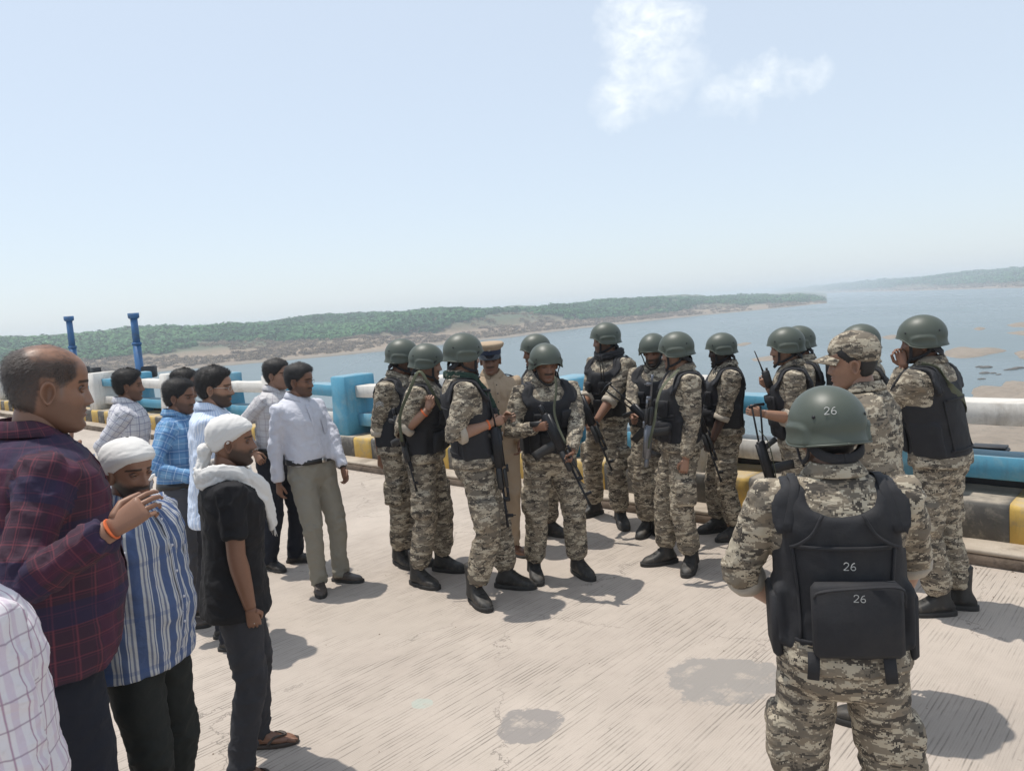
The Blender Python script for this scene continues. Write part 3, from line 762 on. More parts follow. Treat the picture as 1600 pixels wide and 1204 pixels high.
# ================================================================== people: geometry
def lerp(a, b, t): return a+(b-a)*t
HZ = [(-.119, .072, .030, .014), (-.114, .084, .016, .028), (-.104, .0895, .000, .040), (-.088, .0900, -.028, .050), (-.066, .0870, -.058, .0575),
      (-.045, .0865, -.075, .0625), (-.02, .0875, -.088, .0675), (0, .0870, -.095, .0710), (.02, .0925, -.099, .0740), (.04, .0945, -.101, .0765),
      (.06, .0900, -.099, .0765), (.08, .0770, -.089, .0695), (.098, .0540, -.069, .0540), (.110, .0260, -.040, .0310), (.115, .003, -.008, .006)]
HZ = np.array(HZ)
def head_grid(nr, nt_, wid=1., jaw=1., nose=1.):
    zs = HZ[0, 0]+(HZ[-1, 0]-HZ[0, 0])*(np.linspace(0, 1, nr)); zs[1:-1] = zs[1:-1]
    xf = np.interp(zs, HZ[:, 0], HZ[:, 1]); xb = np.interp(zs, HZ[:, 0], HZ[:, 2]); w = np.interp(zs, HZ[:, 0], HZ[:, 3])*wid
    def sm(a):
        for _ in range(3): a[1:-1] = .25*a[:-2]+.5*a[1:-1]+.25*a[2:]
        return a
    xf, xb, w = sm(xf), sm(xb), sm(w); w = w*(1+(jaw-1)*sstep(.0, -.06, zs))
    th = np.linspace(-PI, PI, nt_, endpoint=False)
    # more rays at the face
    th = th - .35*np.sin(th)
    T, Z = np.meshgrid(th, zs); c, s = np.cos(T), np.sin(T)
    xc = (.42*xf+.58*xb)[:, None]
    ax = np.where(c > 0, xf[:, None]-xc, xc-xb[:, None])
    X = xc+ax*np.sign(c)*np.abs(c)**.92; Y = w[:, None]*np.sign(s)*np.abs(s)**.9
    fr = sstep(.0, .06, X)
    g = lambda y0, z0, sy, sz: np.exp(-((Y-y0)/sy)**2-((Z-z0)/sz)**2)
    ns = np.interp(Z, [-.052, -.045, -.037, -.025, .0, .014, .03], [0, .008, .024, .020, .010, .005, 0])*nose
    nw = np.interp(Z, [-.05, -.035, .0, .02], [.0165, .0150, .0085, .009])
    D = ns*np.exp(-(Y/nw)**2)
    D += .007*nose*(g(.015, -.040, .007, .008)+g(-.015, -.040, .007, .008))
    D -= .0105*(g(.031, .002, .015, .0115)+g(-.031, .002, .015, .0115))
    D += .0045*np.exp(-((Z-.021)/.008)**2)*np.exp(-((np.abs(Y)-.026)/.024)**2)
    D += .0045*(g(.046, -.026, .018, .017)+g(-.046, -.026, .018, .017))
    D += .0055*np.exp(-(Y/.027)**2)*np.exp(-((Z+.062)/.017)**2)
    D += .0045*np.exp(-(Y/.020)**2)*(np.exp(-((Z+.0575)/.0045)**2)+1.1*np.exp(-((Z+.0700)/.0052)**2))
    D -= .0035*np.exp(-(Y/.024)**2)*np.exp(-((Z+.0640)/.0022)**2)
    D -= .0040*np.exp(-(Y/.03)**2)*np.exp(-((Z+.0810)/.006)**2)
    D += .0060*np.exp(-(Y/.020)**2)*np.exp(-((Z+.099)/.011)**2)
    X = X+D*fr
    Y = Y-np.sign(Y)*.004*np.exp(-((Z-.015)/.02)**2)*np.exp(-((X-.055)/.02)**2)   # temples
    return X, Y, Z, T
def grid_faces(nr, nt_):
    i = (np.arange(nr-1)[:, None]*nt_); j = np.arange(nt_)[None]; k = (j+1) % nt_
    return np.stack([(i+j).ravel(), (i+k).ravel(), (i+nt_+k).ravel(), (i+nt_+j).ravel()], 1)
_heads = {}
def ear_mesh(side):
    nu, nv = 9, 18; V = []
    for a in np.linspace(0, 1, nu):
        th = np.linspace(0, 2*PI, nv, endpoint=False)
        x = -np.cos(th)*.0175*a*(1+.12*np.sin(th)); z = np.sin(th)*.031*a*np.where(np.sin(th) > 0, 1., .95)
        x = x*np.where(np.sin(th) < 0, 1-.35*np.abs(np.sin(th))*a, 1)
        y = np.interp(a, [0, .45, .65, .82, .94, 1], [.002, .002, .0055, .0125, .0115, .004])
        front = np.clip(np.cos(th), 0, 1)*a
        yy = y*(1-.85*front) + .010*np.clip(-x/.0175, 0, 1)
        V.append(np.stack([x, yy, z], 1))
    V = np.concatenate(V); F = grid_faces(nu, nv)
    back = V[-nv:].copy(); back = np.stack([back[:, 0]*.75+.004, back[:, 1]*.2-.012, back[:, 2]*.8], 1)
    V = np.concatenate([V, back]); j = np.arange(nv); k = (j+1) % nv
    F = np.concatenate([F, np.stack([(nu-1)*nv+j, (nu-1)*nv+k, nu*nv+k, nu*nv+j], 1)])
    V[:, 1] *= 1.; V[:, 0] -= .010; V[:, 2] -= .012; V[:, 1] = V[:, 1]*1.25+.0715
    if side < 0: V[:, 1] *= -1; F = F[:, ::-1]
    return V, F
def head_part(skin, beard, mous, detail, seed, bald=False, wid=1., jaw=1., nose=1., stub=(.03, .022, .018)):
    """returns MB (origin at eye level) and per-vertex colours"""
    nr, nt_ = (84, 96) if detail else (56, 64)
    X, Y, Z, T = head_grid(nr, nt_, wid, jaw, nose)
    V = np.stack([X, Y, Z], 2).reshape(-1, 3)
    sk = np.array(skin); C = np.tile(sk, (len(V), 1)); x, y, z = V.T; ay = np.abs(y)
    nz = fbm(V*60+seed, 3)
    C *= (.92+.16*fbm(V*25+seed, 3))[:, None]
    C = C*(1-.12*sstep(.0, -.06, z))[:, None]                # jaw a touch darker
    def blend(mask, c): 
        nonlocal C
        C = C*(1-mask[:, None])+np.array(c)*mask[:, None]
    if bald:
        hl = hairline(.055, -.020, -.080)(V); n2 = .020*(fbm(V*40, 3)-.5); eara = .06*np.exp(-((x+.012)/.024)**4-((z+.012)/.038)**4)
        sidem = sstep(-.006, .010, np.minimum(np.minimum(hl, .072-z+n2+.10*sstep(-.04, -.09, x)), .060-x+n2)-eara)
        topm = sstep(-.01, .03, np.minimum(hl, .055-x)+n2)*.42
        blend(.85*sidem, (.050, .040, .036)); blend(topm*(1-sidem)*sstep(.30, .62, fbm(V*[20, 60, 60], 3)), (.075, .056, .048))
        blend(.5*np.exp(-((x-.022)/.006)**2-((z+.004)/.02)**2)*(ay > .05), (.22, .2, .19))
    lips = np.exp(-(y/.021)**4)*np.exp(-((z+.0640)/.0105)**4)*(x > .07); blend(.55*lips, sk*np.array([.75, .5, .5]))
    jawl = sstep(-.028, -.055, z-.35*np.clip(.055-x, 0, .1)+(nz-.5)*.012)*(x > -.03)*sstep(-.03, -.005, x)
    mo = sstep(.036, .028, ay)*sstep(-.038, -.046, z)*sstep(-.0585, -.0545, z)*(x > .06)
    side = sstep(.012, -.01, np.abs(x-.018))*sstep(.01, -.01, z)*(ay > .05)
    bm = np.clip(np.maximum(jawl*(1-.9*lips), side*.8)*beard, 0, 1); blend(bm, stub); blend(np.clip(mo*mous, 0, 1), stub)
    brow = sstep(.0055, .0030, np.abs(z-.0215+.12*np.clip(ay-.035, 0, 1)))*(ay > .010)*(ay < .052)*(x > .05); blend(.92*brow, (.012, .010, .009))
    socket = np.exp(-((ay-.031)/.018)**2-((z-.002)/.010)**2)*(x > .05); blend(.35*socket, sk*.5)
    mb = MB(); F = grid_faces(nr, nt_); mb.add(V, [F]); CC = [C]
    for sgn in (1, -1):
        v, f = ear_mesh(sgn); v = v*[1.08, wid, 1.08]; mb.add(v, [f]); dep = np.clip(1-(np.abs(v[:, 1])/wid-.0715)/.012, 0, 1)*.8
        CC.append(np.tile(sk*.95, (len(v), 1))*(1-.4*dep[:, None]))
        # eye: ball with iris, upper lid
        n = 12; th = np.linspace(0, PI, 9); rings = []
        for a in th: rings.append(ring((math.cos(a)*.0108, 0, 0), (0, 1, 0), (0, 0, 1), .0108*math.sin(a)+1e-5, .0108*math.sin(a)+1e-5, n))
        v, f = loft(rings, False); v = v+np.array([.0690, sgn*.031*wid, .0005])
        cc = np.where(((v[:, 0]-.0690) > .0078)[:, None], (.010, .007, .006), (.15, .11, .09)); mb.add(v, f); CC.append(cc)
        v, f = tube([(.0775, sgn*.019*wid, .0005), (.0810, sgn*.026*wid, .0050), (.0800, sgn*.034*wid, .0048), (.071, sgn*.045*wid, -.001)], [.0030, .0046, .0048, .0030], 8); mb.add(v, f); CC.append(np.tile(sk*.66, (len(v), 1)))
        v, f = tube([(.0765, sgn*.019*wid, -.002), (.0785, sgn*.027*wid, -.0066), (.0775, sgn*.035*wid, -.0066), (.071, sgn*.045*wid, -.003)], [.0025, .0036, .0036, .0025], 8); mb.add(v, f); CC.append(np.tile(sk*.78, (len(v), 1)))
    # neck
    v, f = tube([(-.012, 0, -.045), (-.022, 0, -.10), (-.034, 0, -.16), (-.045, 0, -.22)], [.058, .0565, .060, .075], 24, (1, 0, 0), 2., .95); mb.add(v, f)
    CC.append(np.tile(sk*.9, (len(v), 1)))
    return mb, CC
def scalp_shell(thick, hair_fn, nr=60, nt_=72, seed=0, lump=.004, cloth=False):
    X, Y, Z, T = head_grid(nr, nt_, 1.0); V = np.stack([X, Y, Z], 2).reshape(-1, 3); F = grid_faces(nr, nt_)
    N = V-np.array([-.01, 0, .0]); N /= np.linalg.norm(N, axis=1)[:, None]
    m = hair_fn(V)                        # >0 on the scalp
    if not cloth: m = m+.012*(fbm(V*55+seed, 3)-.5)
    off = thick*sstep(-.0, .02, m)+lump*(fbm(V*45+seed, 3)-.5)*sstep(0, .02, m)-.003*(m < .003)
    P = V+N*off[:, None]
    keep = (m[F] > -.004).any(1)
    return P, F[keep], N, m
def hairline(front=.074, side=-.012, back=-.075):
    def f(V):
        x, y, z = V.T; ay = np.abs(y)
        line = np.where(x > .035, lerp(front, side+.035, sstep(.085, .035, x)), np.where(x > -.005, side+.03*sstep(-.005, .035, x), lerp(side+.0, back, sstep(-.005, -.05, x))))
        line = np.where((x > -.03) & (x <= .005) & (ay > .05), np.maximum(line, .012), line)
        return z-line
    return f
def clothline(V):
    x, y, z = V.T
    return z-np.interp(x, [-.105, -.06, -.01, .04, .075, .1], [-.052, -.040, -.004, .028, .047, .052])
def strands(P, N, m, n, L, w, seed, comb=(-.4, 0, -.6), lift=.5, curl=.3):
    r = np.random.default_rng(seed); idx = np.where(m > .004)[0]
    if len(idx) == 0: return np.zeros((0, 3)), []
    k = r.choice(idx, n); b = P[k]+r.normal(size=(n, 3))*.003; nn = N[k]
    cdir = np.array(comb)+r.normal(size=(n, 3))*curl; t = cdir-nn*(cdir*nn).sum(1)[:, None]; t /= np.linalg.norm(t, axis=1)[:, None]
    Ls = (L*r.uniform(.5, 1.2, n))[:, None]
    d1 = t*.8+nn*lift; p1 = b+d1*Ls*.5; p2 = p1+(t-nn*lift*.3)*Ls*.5
    s = np.cross(d1, nn); s /= np.maximum(np.linalg.norm(s, axis=1)[:, None], 1e-6)
    V = np.stack([b-nn*.002+s*w, b-nn*.002-s*w, p1-s*w*.8, p1+s*w*.8, p2], 1).reshape(-1, 3); o = np.arange(n)*5
    return V, [np.stack([o, o+1, o+2, o+3], 1), np.stack([o+3, o+2, o+4], 1)]

# torso sections: z, x centre, half depth, half width
TZ = np.array([(.78, -.005, .122, .176), (.86, -.005, .122, .176), (.95, 0, .118, .170), (1.05, .004, .108, .156), (1.15, .006, .112, .160), (1.25, .006, .120, .172),
               (1.33, .002, .120, .184), (1.39, -.006, .108, .186), (1.425, -.012, .092, .165), (1.455, -.018, .076, .115), (1.485, -.022, .064, .072), (1.51, -.022, .060, .062)])
def torso_pt(th, z, off=0., belly=0., ex=2.35, fat=1.):
    th = np.asarray(th, float); z = np.asarray(z, float)
    cx, a, b = [np.interp(z, TZ[:, 0], TZ[:, k]) for k in (1, 2, 3)]
    bel = belly*np.exp(-((z-1.06)/.13)**2)
    c, s = np.cos(th), np.sin(th)
    x = np.sign(c)*np.abs(c)**(2/ex)*(a*fat+off); y = np.sign(s)*np.abs(s)**(2/ex)*(b*fat+off+bel*.35)
    x = cx+x+bel*np.clip(c, 0, 1)
    return np.stack([x, y, z+0*th], -1)

def rotm(axis, a): return np.array(Matrix.Rotation(a, 3, Vector(axis)))
def two_bone(a, t, l1, l2, pole):
    a = np.asarray(a, float); t = np.asarray(t, float); d = t-a; L = np.linalg.norm(d); L2 = min(L, (l1+l2)*.995); L2 = max(L2, abs(l1-l2)+.02)
    u = d/max(L, 1e-6); t = a+u*L2
    c = (l1*l1+L2*L2-l2*l2)/(2*l1*L2); c = max(-1, min(1, c)); s = math.sqrt(1-c*c)
    p = np.asarray(pole, float); p = norm(p-u*np.dot(p, u))
    return a+u*l1*c+p*l1*s, t

HAND_L = {'relax': (.35, .4, .45, .5), 'grip': (1, 1, 1, 1), 'loose': (.75, .7, .65, .55), 'pinch': (.25, .35, .6, .8), 'flat': (.08, .1, .12, .1)}
def hand_mesh(w, f, t, side, curl='relax'):
    """w wrist, f finger direction, t thumb direction (unit, orthogonal)"""
    f = norm(f); t = norm(np.asarray(t)-f*np.dot(t, f)); p = np.cross(f, t)*(1 if side > 0 else -1)   # palm normal
    mb = MB()
    rings = []
    for u, a, b, dp in ((-.015, .024, .019, 0), (.015, .029, .017, .002), (.05, .034, .0150, .003), (.080, .0355, .0130, .002), (.092, .031, .0095, .001)):
        rings.append(ring(np.asarray(w)+f*u+p*dp, t, p, a, b, 14, 2.6))
    mb.add(*loft(rings))
    cs = HAND_L[curl] if isinstance(curl, str) else curl
    for k, (lat, L, r) in enumerate(((-.0265, .060, .0062), (-.0088, .075, .0069), (.0092, .080, .0071), (.0268, .072, .0070))):
        c = cs[3-k]; b0 = np.asarray(w)+f*(.086-.004*abs(k-1.7))+t*lat; d = f+t*lat*.9*(1-c); pts = [b0-f*.012, b0]
        ang = 0
        for seg, (fr, mx) in enumerate(((.45, 62), (.30, 80), (.25, 50))):
            ang += rad(mx)*c
            dd = norm(d)*math.cos(ang)+p*math.sin(ang); pts.append(pts[-1]+dd*L*fr)
        mb.add(*tube(pts, [r, r*1.10, r*1.0, r*.90, r*.66], 8, p, round_end=True))
    tb = np.asarray(w)+f*.022+t*.026; c = .5*(cs[0]+cs[1])
    d1 = norm(f*.72+t*.62+p*(.25+.35*c)); d2 = norm(f*.9+t*(.25-.55*c)+p*(.2+.7*c))
    mb.add(*tube([tb-d1*.012, tb, tb+d1*.034, tb+d1*.034+d2*.028, tb+d1*.034+d2*.047], [.012, .0135, .0108, .0095, .0075], 9, p, round_end=True))
    W0 = np.asarray(w, float); mb.V = [W0+(v-W0)*.90 for v in mb.V]
    return mb

def wrap_uv(me, V, Q, bones, rads, circ, fwd):
    """bones: list of (a,b); per-face cylinder coordinates in metres"""
    B = len(bones); D = np.empty((len(V), B)); TT = np.empty((len(V), B)); AN = np.empty((len(V), B))
    for k, (a, b) in enumerate(bones):
        a, b = np.asarray(a), np.asarray(b); d = b-a; L = np.linalg.norm(d); d = d/L
        t = (V-a)@d; tc = np.clip(t, 0, L); r = V-(a+tc[:, None]*d)
        D[:, k] = np.linalg.norm(r, axis=1)/rads[k]
        e1 = np.asarray(fwd)-d*np.dot(fwd, d)
        if np.linalg.norm(e1) < .3: e1 = np.array([0, 0, 1.])-d*d[2]
        e1 = norm(e1); e2 = np.cross(d, e1)
        TT[:, k] = t; AN[:, k] = np.arctan2(r@e2, r@e1)
    own = D.argmin(1)
    return own, TT, AN
def cloth(name, parts, bones, rads, circ, mat, parent, voxel=.0125, fwd=(1, 0, 0), amp=1., seed=0, smooth=3, post=None, along=False):
    mb = MB()
    for V, F in parts: mb.add(V, F)
    V, F = mb.arr(); V, Q = remesh(V, F, voxel); V = laplace(V, Q, smooth)
    own, TT, AN = wrap_uv(None, V, Q, bones, rads, circ, fwd)
    ii = np.arange(len(V)); t = TT[ii, own]; an = AN[ii, own]
    Ls = np.array([np.linalg.norm(np.asarray(b)-np.asarray(a)) for a, b in bones])[own]; rr = np.array(rads)[own]
    N = vnormals(V, Q)
    # soft folds: ridges running round the limbs, stronger next to the joints, broad drape on the torso
    tw = t + .030*np.sin(an*1.0+seed)+.015*np.sin(an*2+seed*2)
    q1 = np.stack([tw*19, np.cos(an)*1.1+own*7.7+seed*3.3, np.sin(an)*1.1], 1)
    if along: q1 = np.stack([t*5+seed, np.cos(an)*3.2+own*.13, np.sin(an)*3.2], 1)
    rid = (1-np.abs(2*fbm(q1, 2)-1))**3
    joint = .35+.65*(np.exp(-((t)/.09)**2)+np.exp(-((t-Ls)/.11)**2))
    limb = own > 0 if len(bones) > 1 else np.zeros(len(V), bool)
    d = np.where(limb, .0165*(rid-.35)*joint, .0125*((1-np.abs(2*fbm(np.stack([V[:, 0]*6+V[:, 2]*7, V[:, 1]*11+seed, V[:, 2]*8], 1), 3)-1))**2.5-.4))
    d += .010*(fbm(V*8+seed*5.1, 3)-.5) + .004*(fbm(V*30+seed, 2)-.5)
    if along: d = .016*(rid-.4)
    if post is not None: d = d*post(V)
    V = V+N*(d*amp)[:, None]; V = laplace(V, Q, 1, .35)
    me = mesh_data(name, V, [Q]); uvl = me.uv_layers.new(name='UVMap')
    fo = own[Q[:, 0]]; ci = np.asarray(circ)[fo]
    a4 = AN[Q, fo[:, None]]; a0 = a4[:, :1]; a4 = a4-2*PI*np.round((a4-a0)/(2*PI)); t4 = TT[Q, fo[:, None]]
    uv = np.stack([a4/(2*PI)*ci[:, None], t4], 2); uvl.data.foreach_set('uv', uv.astype(np.float32).ravel())
    return link(name, me, mat, parent)

# ---- shared templates: boots, shoes, helmet
def foot_form(L0, L1, hw, top, zs0=.02, shaft=None, n=22):
    """closed form of a shoe from heel (x=L0) to toe (x=L1); top(x) gives the height"""
    rings = []
    for u in np.linspace(0, 1, 14):
        x = lerp(L0, L1, u); e = math.sqrt(max(.02, 1-abs(2*u-1)**3.2)); w = hw*e*(0.80+.28*sstep(.25, .75, u)-.10*sstep(.85, 1, u)); h = top(u)*max(e, .35)
        rings.append(ring((x, 0, zs0+h/2), (0, 1, 0), (0, 0, 1), w, h/2, n, 3.0))
    return loft(rings)
def make_shoe(kind):
    if kind == 'boot':
        parts = [foot_form(-.085, .20, .050, lambda u: lerp(.125, .062, sstep(.3, .75, u)), .012), tube([(-.012, 0, .05), (-.004, 0, .12), (-.006, 0, .17), (-.010, 0, .265)], [.056, .051, .052, .054], 22)]
        v, q = None, None
        mb = MB(); [mb.add(*p) for p in parts]; V, F = mb.arr(); V, Q = remesh(V, F, .009); V = laplace(V, Q, 3)
        up = mesh_data('boot', V, [Q]); up.materials.append(M['boot'])
        lace = MB()
        for k in range(6):
            z = .085+.026*k; x = .068-.0*k
            x = np.interp(z, [.08, .11, .15, .22], [.098, .060, .046, .046])
            lace.add(*tube([(x-.010, -.028, z), (x+.006, 0, z+.006), (x-.010, .028, z)], .0032, 6))
        extra = lace.data('lace'); extra.materials.append(M['boot'])
        sole = (-.092, .206, .054, .03)
    else:
        h = {'shoe': (.075, .05)}.get(kind, (.075, .05))
        parts = [foot_form(-.08, .195, .046, lambda u: lerp(.085, .045, sstep(.3, .7, u)), .012), tube([(-.012, 0, .04), (-.010, 0, .085)], [.046, .040], 20)]
        mb = MB(); [mb.add(*p) for p in parts]; V, F = mb.arr(); V, Q = remesh(V, F, .009); V = laplace(V, Q, 3)
        up = mesh_data('shoe', V, [Q]); extra = None; sole = (-.085, .20, .049, .022)
        lace = MB()
        for k in range(3): lace.add(*tube([(.075-.02*k, -.022, .062+.008*k), (.085-.02*k, 0, .072+.008*k), (.075-.02*k, .022, .062+.008*k)], .003, 6))
        extra = lace.data('lace')
    rings = []
    L0, L1, hw, hh = sole
    th = np.linspace(0, 2*PI, 40, endpoint=False)
    def outline(g):
        u = .5-.5*np.cos(th); x = lerp(L0, L1, u); w = (hw+g)*np.sign(np.sin(th))*np.abs(np.sin(th))**.75*(.80+.24*sstep(.3, .75, u)); return x*(1+.0*g), w
    for z, g in ((0, -.003), (.004, 0), (hh-.004, .001), (hh, -.003)):
        x, w = outline(g); rings.append(np.stack([x, w, np.full(40, z)], 1))
    so = MB().add(*loft(rings)).data('sole', False); so.materials.append(M['sole'])
    return up, so, extra
SHOES = {}
def get_shoe(kind, mat):
    if (kind, mat) not in SHOES:
        base = make_shoe(kind) if (kind, None) not in SHOES else SHOES[(kind, None)]
        if (kind, None) not in SHOES: SHOES[(kind, None)] = base
        up, so, ex = base
        if kind != 'boot':
            up = up.copy(); up.materials.clear(); up.materials.append(M[mat]); ex = ex.copy(); ex.materials.clear(); ex.materials.append(M[mat])
        SHOES[(kind, mat)] = (up, so, ex)
    return SHOES[(kind, mat)]

def helmet_edge(th):
    a = np.abs((th+PI) % (2*PI)-PI)          # 0 front .. pi back
    return np.interp(a, [0, .55, .85, 1.15, 1.5, 2.0, 2.5, PI], [.033, .030, .012, -.020, -.032, -.034, -.030, -.028])
def make_helmet():
    nt_, nr = 96, 34; th = np.linspace(-PI, PI, nt_, endpoint=False); c0 = np.array([-.006, 0, .040]); rx, ry, rz = .128, .112, .112
    zb = helmet_edge(th)
    for _ in range(2): zb = .25*np.roll(zb, 1)+.5*zb+.25*np.roll(zb, -1)
    rings = []
    for u in np.linspace(0, 1, nr):
        # u=0 edge, 1 crown
        ph = lerp(np.arcsin(np.clip((zb-c0[2])/rz, -.9, .9))*.92, PI/2-.004, u)
        z = np.maximum(c0[2]+rz*np.sin(ph), zb) if u > 0 else zb
        z = lerp(zb, c0[2]+rz*np.ones_like(zb), np.sin(u*PI/2)) if False else c0[2]+rz*np.sin(ph)
        cr = np.cos(np.clip(ph, -.25, PI/2)); flare = .005*np.exp(-(u/.07)**2)
        X = c0[0]+(rx*cr+flare)*np.cos(th); Y = (ry*cr+flare)*np.sin(th)
        P = np.stack([X, Y, z], 1)
        nrm = np.stack([np.cos(th), np.sin(th), 0*th], 1)
        a = np.abs(th); bump = sstep(1.18, .98, (((np.abs(a-1.62)/.50)**3+(np.abs(z-.000)/.036)**3)**(1/3)))*sstep(-.1, .06, u)
        P = P+nrm*(.0105*bump)[:, None]
        rings.append(P)
    edge = rings[0]
    inner = [edge*np.array([.955, .955, 1])+np.array([0, 0, .002]), edge*np.array([.94, .94, 1])+np.array([0, 0, .03])]
    V, F = loft(rings[::-1]+inner, False); V = np.concatenate([V, [rings[-1].mean(0)]])
    i = np.arange(nt_); F = F+[np.stack([np.full(nt_, len(V)-1), (i+1) % nt_, i], 1)]
    shell = mesh_data('shell', V, F); shell.materials.append(M['helmet'])
    rim = MB().add(*tube(list(edge)+[edge[0]], .0036, 8, (0, 0, 1))).data('rim'); rim.materials.append(M['helmet'])
    bo = []
    for a in (.9, -.9, 2.35, -2.35):
        ph = .18; p = c0+np.array([(rx)*math.cos(ph)*math.cos(a), ry*math.cos(ph)*math.sin(a), rz*math.sin(ph)-.0]); d = norm([math.cos(a), math.sin(a), .2])
        bolt = MB().add(*tube([p-d*.004, p+d*.003], [.0065, .005], 8, (0, 0, 1))).data('bolt'); bolt.materials.append(M['gun']); bo.append(bolt)
    st = MB()
    for s in (1, -1):
        st.add(*ribbon(smooth_path([(.050, s*.090, .0), (.052, s*.076, -.045), (.058, s*.064, -.088), (.085, s*.030, -.121), (.092, 0, -.1275)], 4), .017, .004, [(1, 0, .3)]*9+[(.6, 0, .9)]*8))
        st.add(*ribbon(smooth_path([(-.060, s*.092, -.005), (-.035, s*.078, -.055), (.020, s*.068, -.083), (.056, s*.064, -.090)], 4), .016, .004, (0, .2, 1)))
        st.add(*ribbon(smooth_path([(-.055, s*.088, -.012), (-.085, s*.066, -.052), (-.100, s*.03, -.068), (-.104, 0, -.070)], 4), .030, .006, (0, 0, 1)))
    cup = st.data('chin_strap'); cup.materials.append(M['vest'])
    pad = MB().add(*tube(smooth_path([(.075, .075, .035), (.02, .098, .0), (-.06, .088, -.012), (-.105, 0, -.012), (-.06, -.088, -.012), (.02, -.098, .0), (.075, -.075, .035), (.104, 0, .046), (.075, .075, .035)], 4), .010, 8)).data('padding'); pad.materials.append(M['vest'])
    return shell, rim, bo, cup, pad
HELM = make_helmet()

def digits(text, size, thick=.0012, slant=0):
    """stencil numerals drawn as flat strokes in a plane (x right, y up)"""
    G = {'2': [(0, .75), (.12, .95), (.35, 1), (.55, .88), (.58, .68), (.4, .42), (.1, .12), (0, 0), (.6, 0)],
         '6': [(.52, .95), (.25, .85), (.06, .5), (.02, .22), (.16, .02), (.42, .0), (.58, .18), (.52, .42), (.3, .5), (.1, .38)],
         '8': [(.3, .52), (.08, .68), (.12, .92), (.3, 1), (.5, .92), (.52, .68), (.3, .52), (.05, .3), (.08, .08), (.3, 0), (.54, .08), (.56, .3), (.3, .52)],
         '1': [(.15, .8), (.32, 1), (.32, 0)]}
    mb = MB(); x0 = 0
    for ch in text:
        pts = [np.array([(x0+x)*size, y*size, 0]) for x, y in G[ch]]
        pts = smooth_path(pts, 3) if ch != '1' else np.array(pts)
        mb.add(*ribbon(pts, size*.095, thick, (0, 0, 1)) if False else ribbon([p for p in pts], thick, size*.095, (0, 0, 1)))
        x0 += .85
    V, F = mb.arr(); V[:, 0] -= (x0-.25)*size/2; V[:, 1] -= size/2
    return V, F
class Ctx: pass
def torso_uv(o):
    me = o.data; V = np.empty(len(me.vertices)*3, np.float32); me.vertices.foreach_get('co', V); V = V.reshape(-1, 3)
    li = np.empty(len(me.loops), np.int32); me.loops.foreach_get('vertex_index', li); uvl = me.uv_layers.new(name='UVMap')
    q = V[li]; uv = np.stack([np.arctan2(q[:, 1], q[:, 0]+.02)/(2*PI), q[:, 2]-.80], 1); uvl.data.foreach_set('uv', uv.astype(np.float32).ravel()); return o
SKINS = {'a': (.27, .142, .09), 'b': (.225, .115, .072), 'c': (.335, .188, .124), 'd': (.065, .036, .027)}
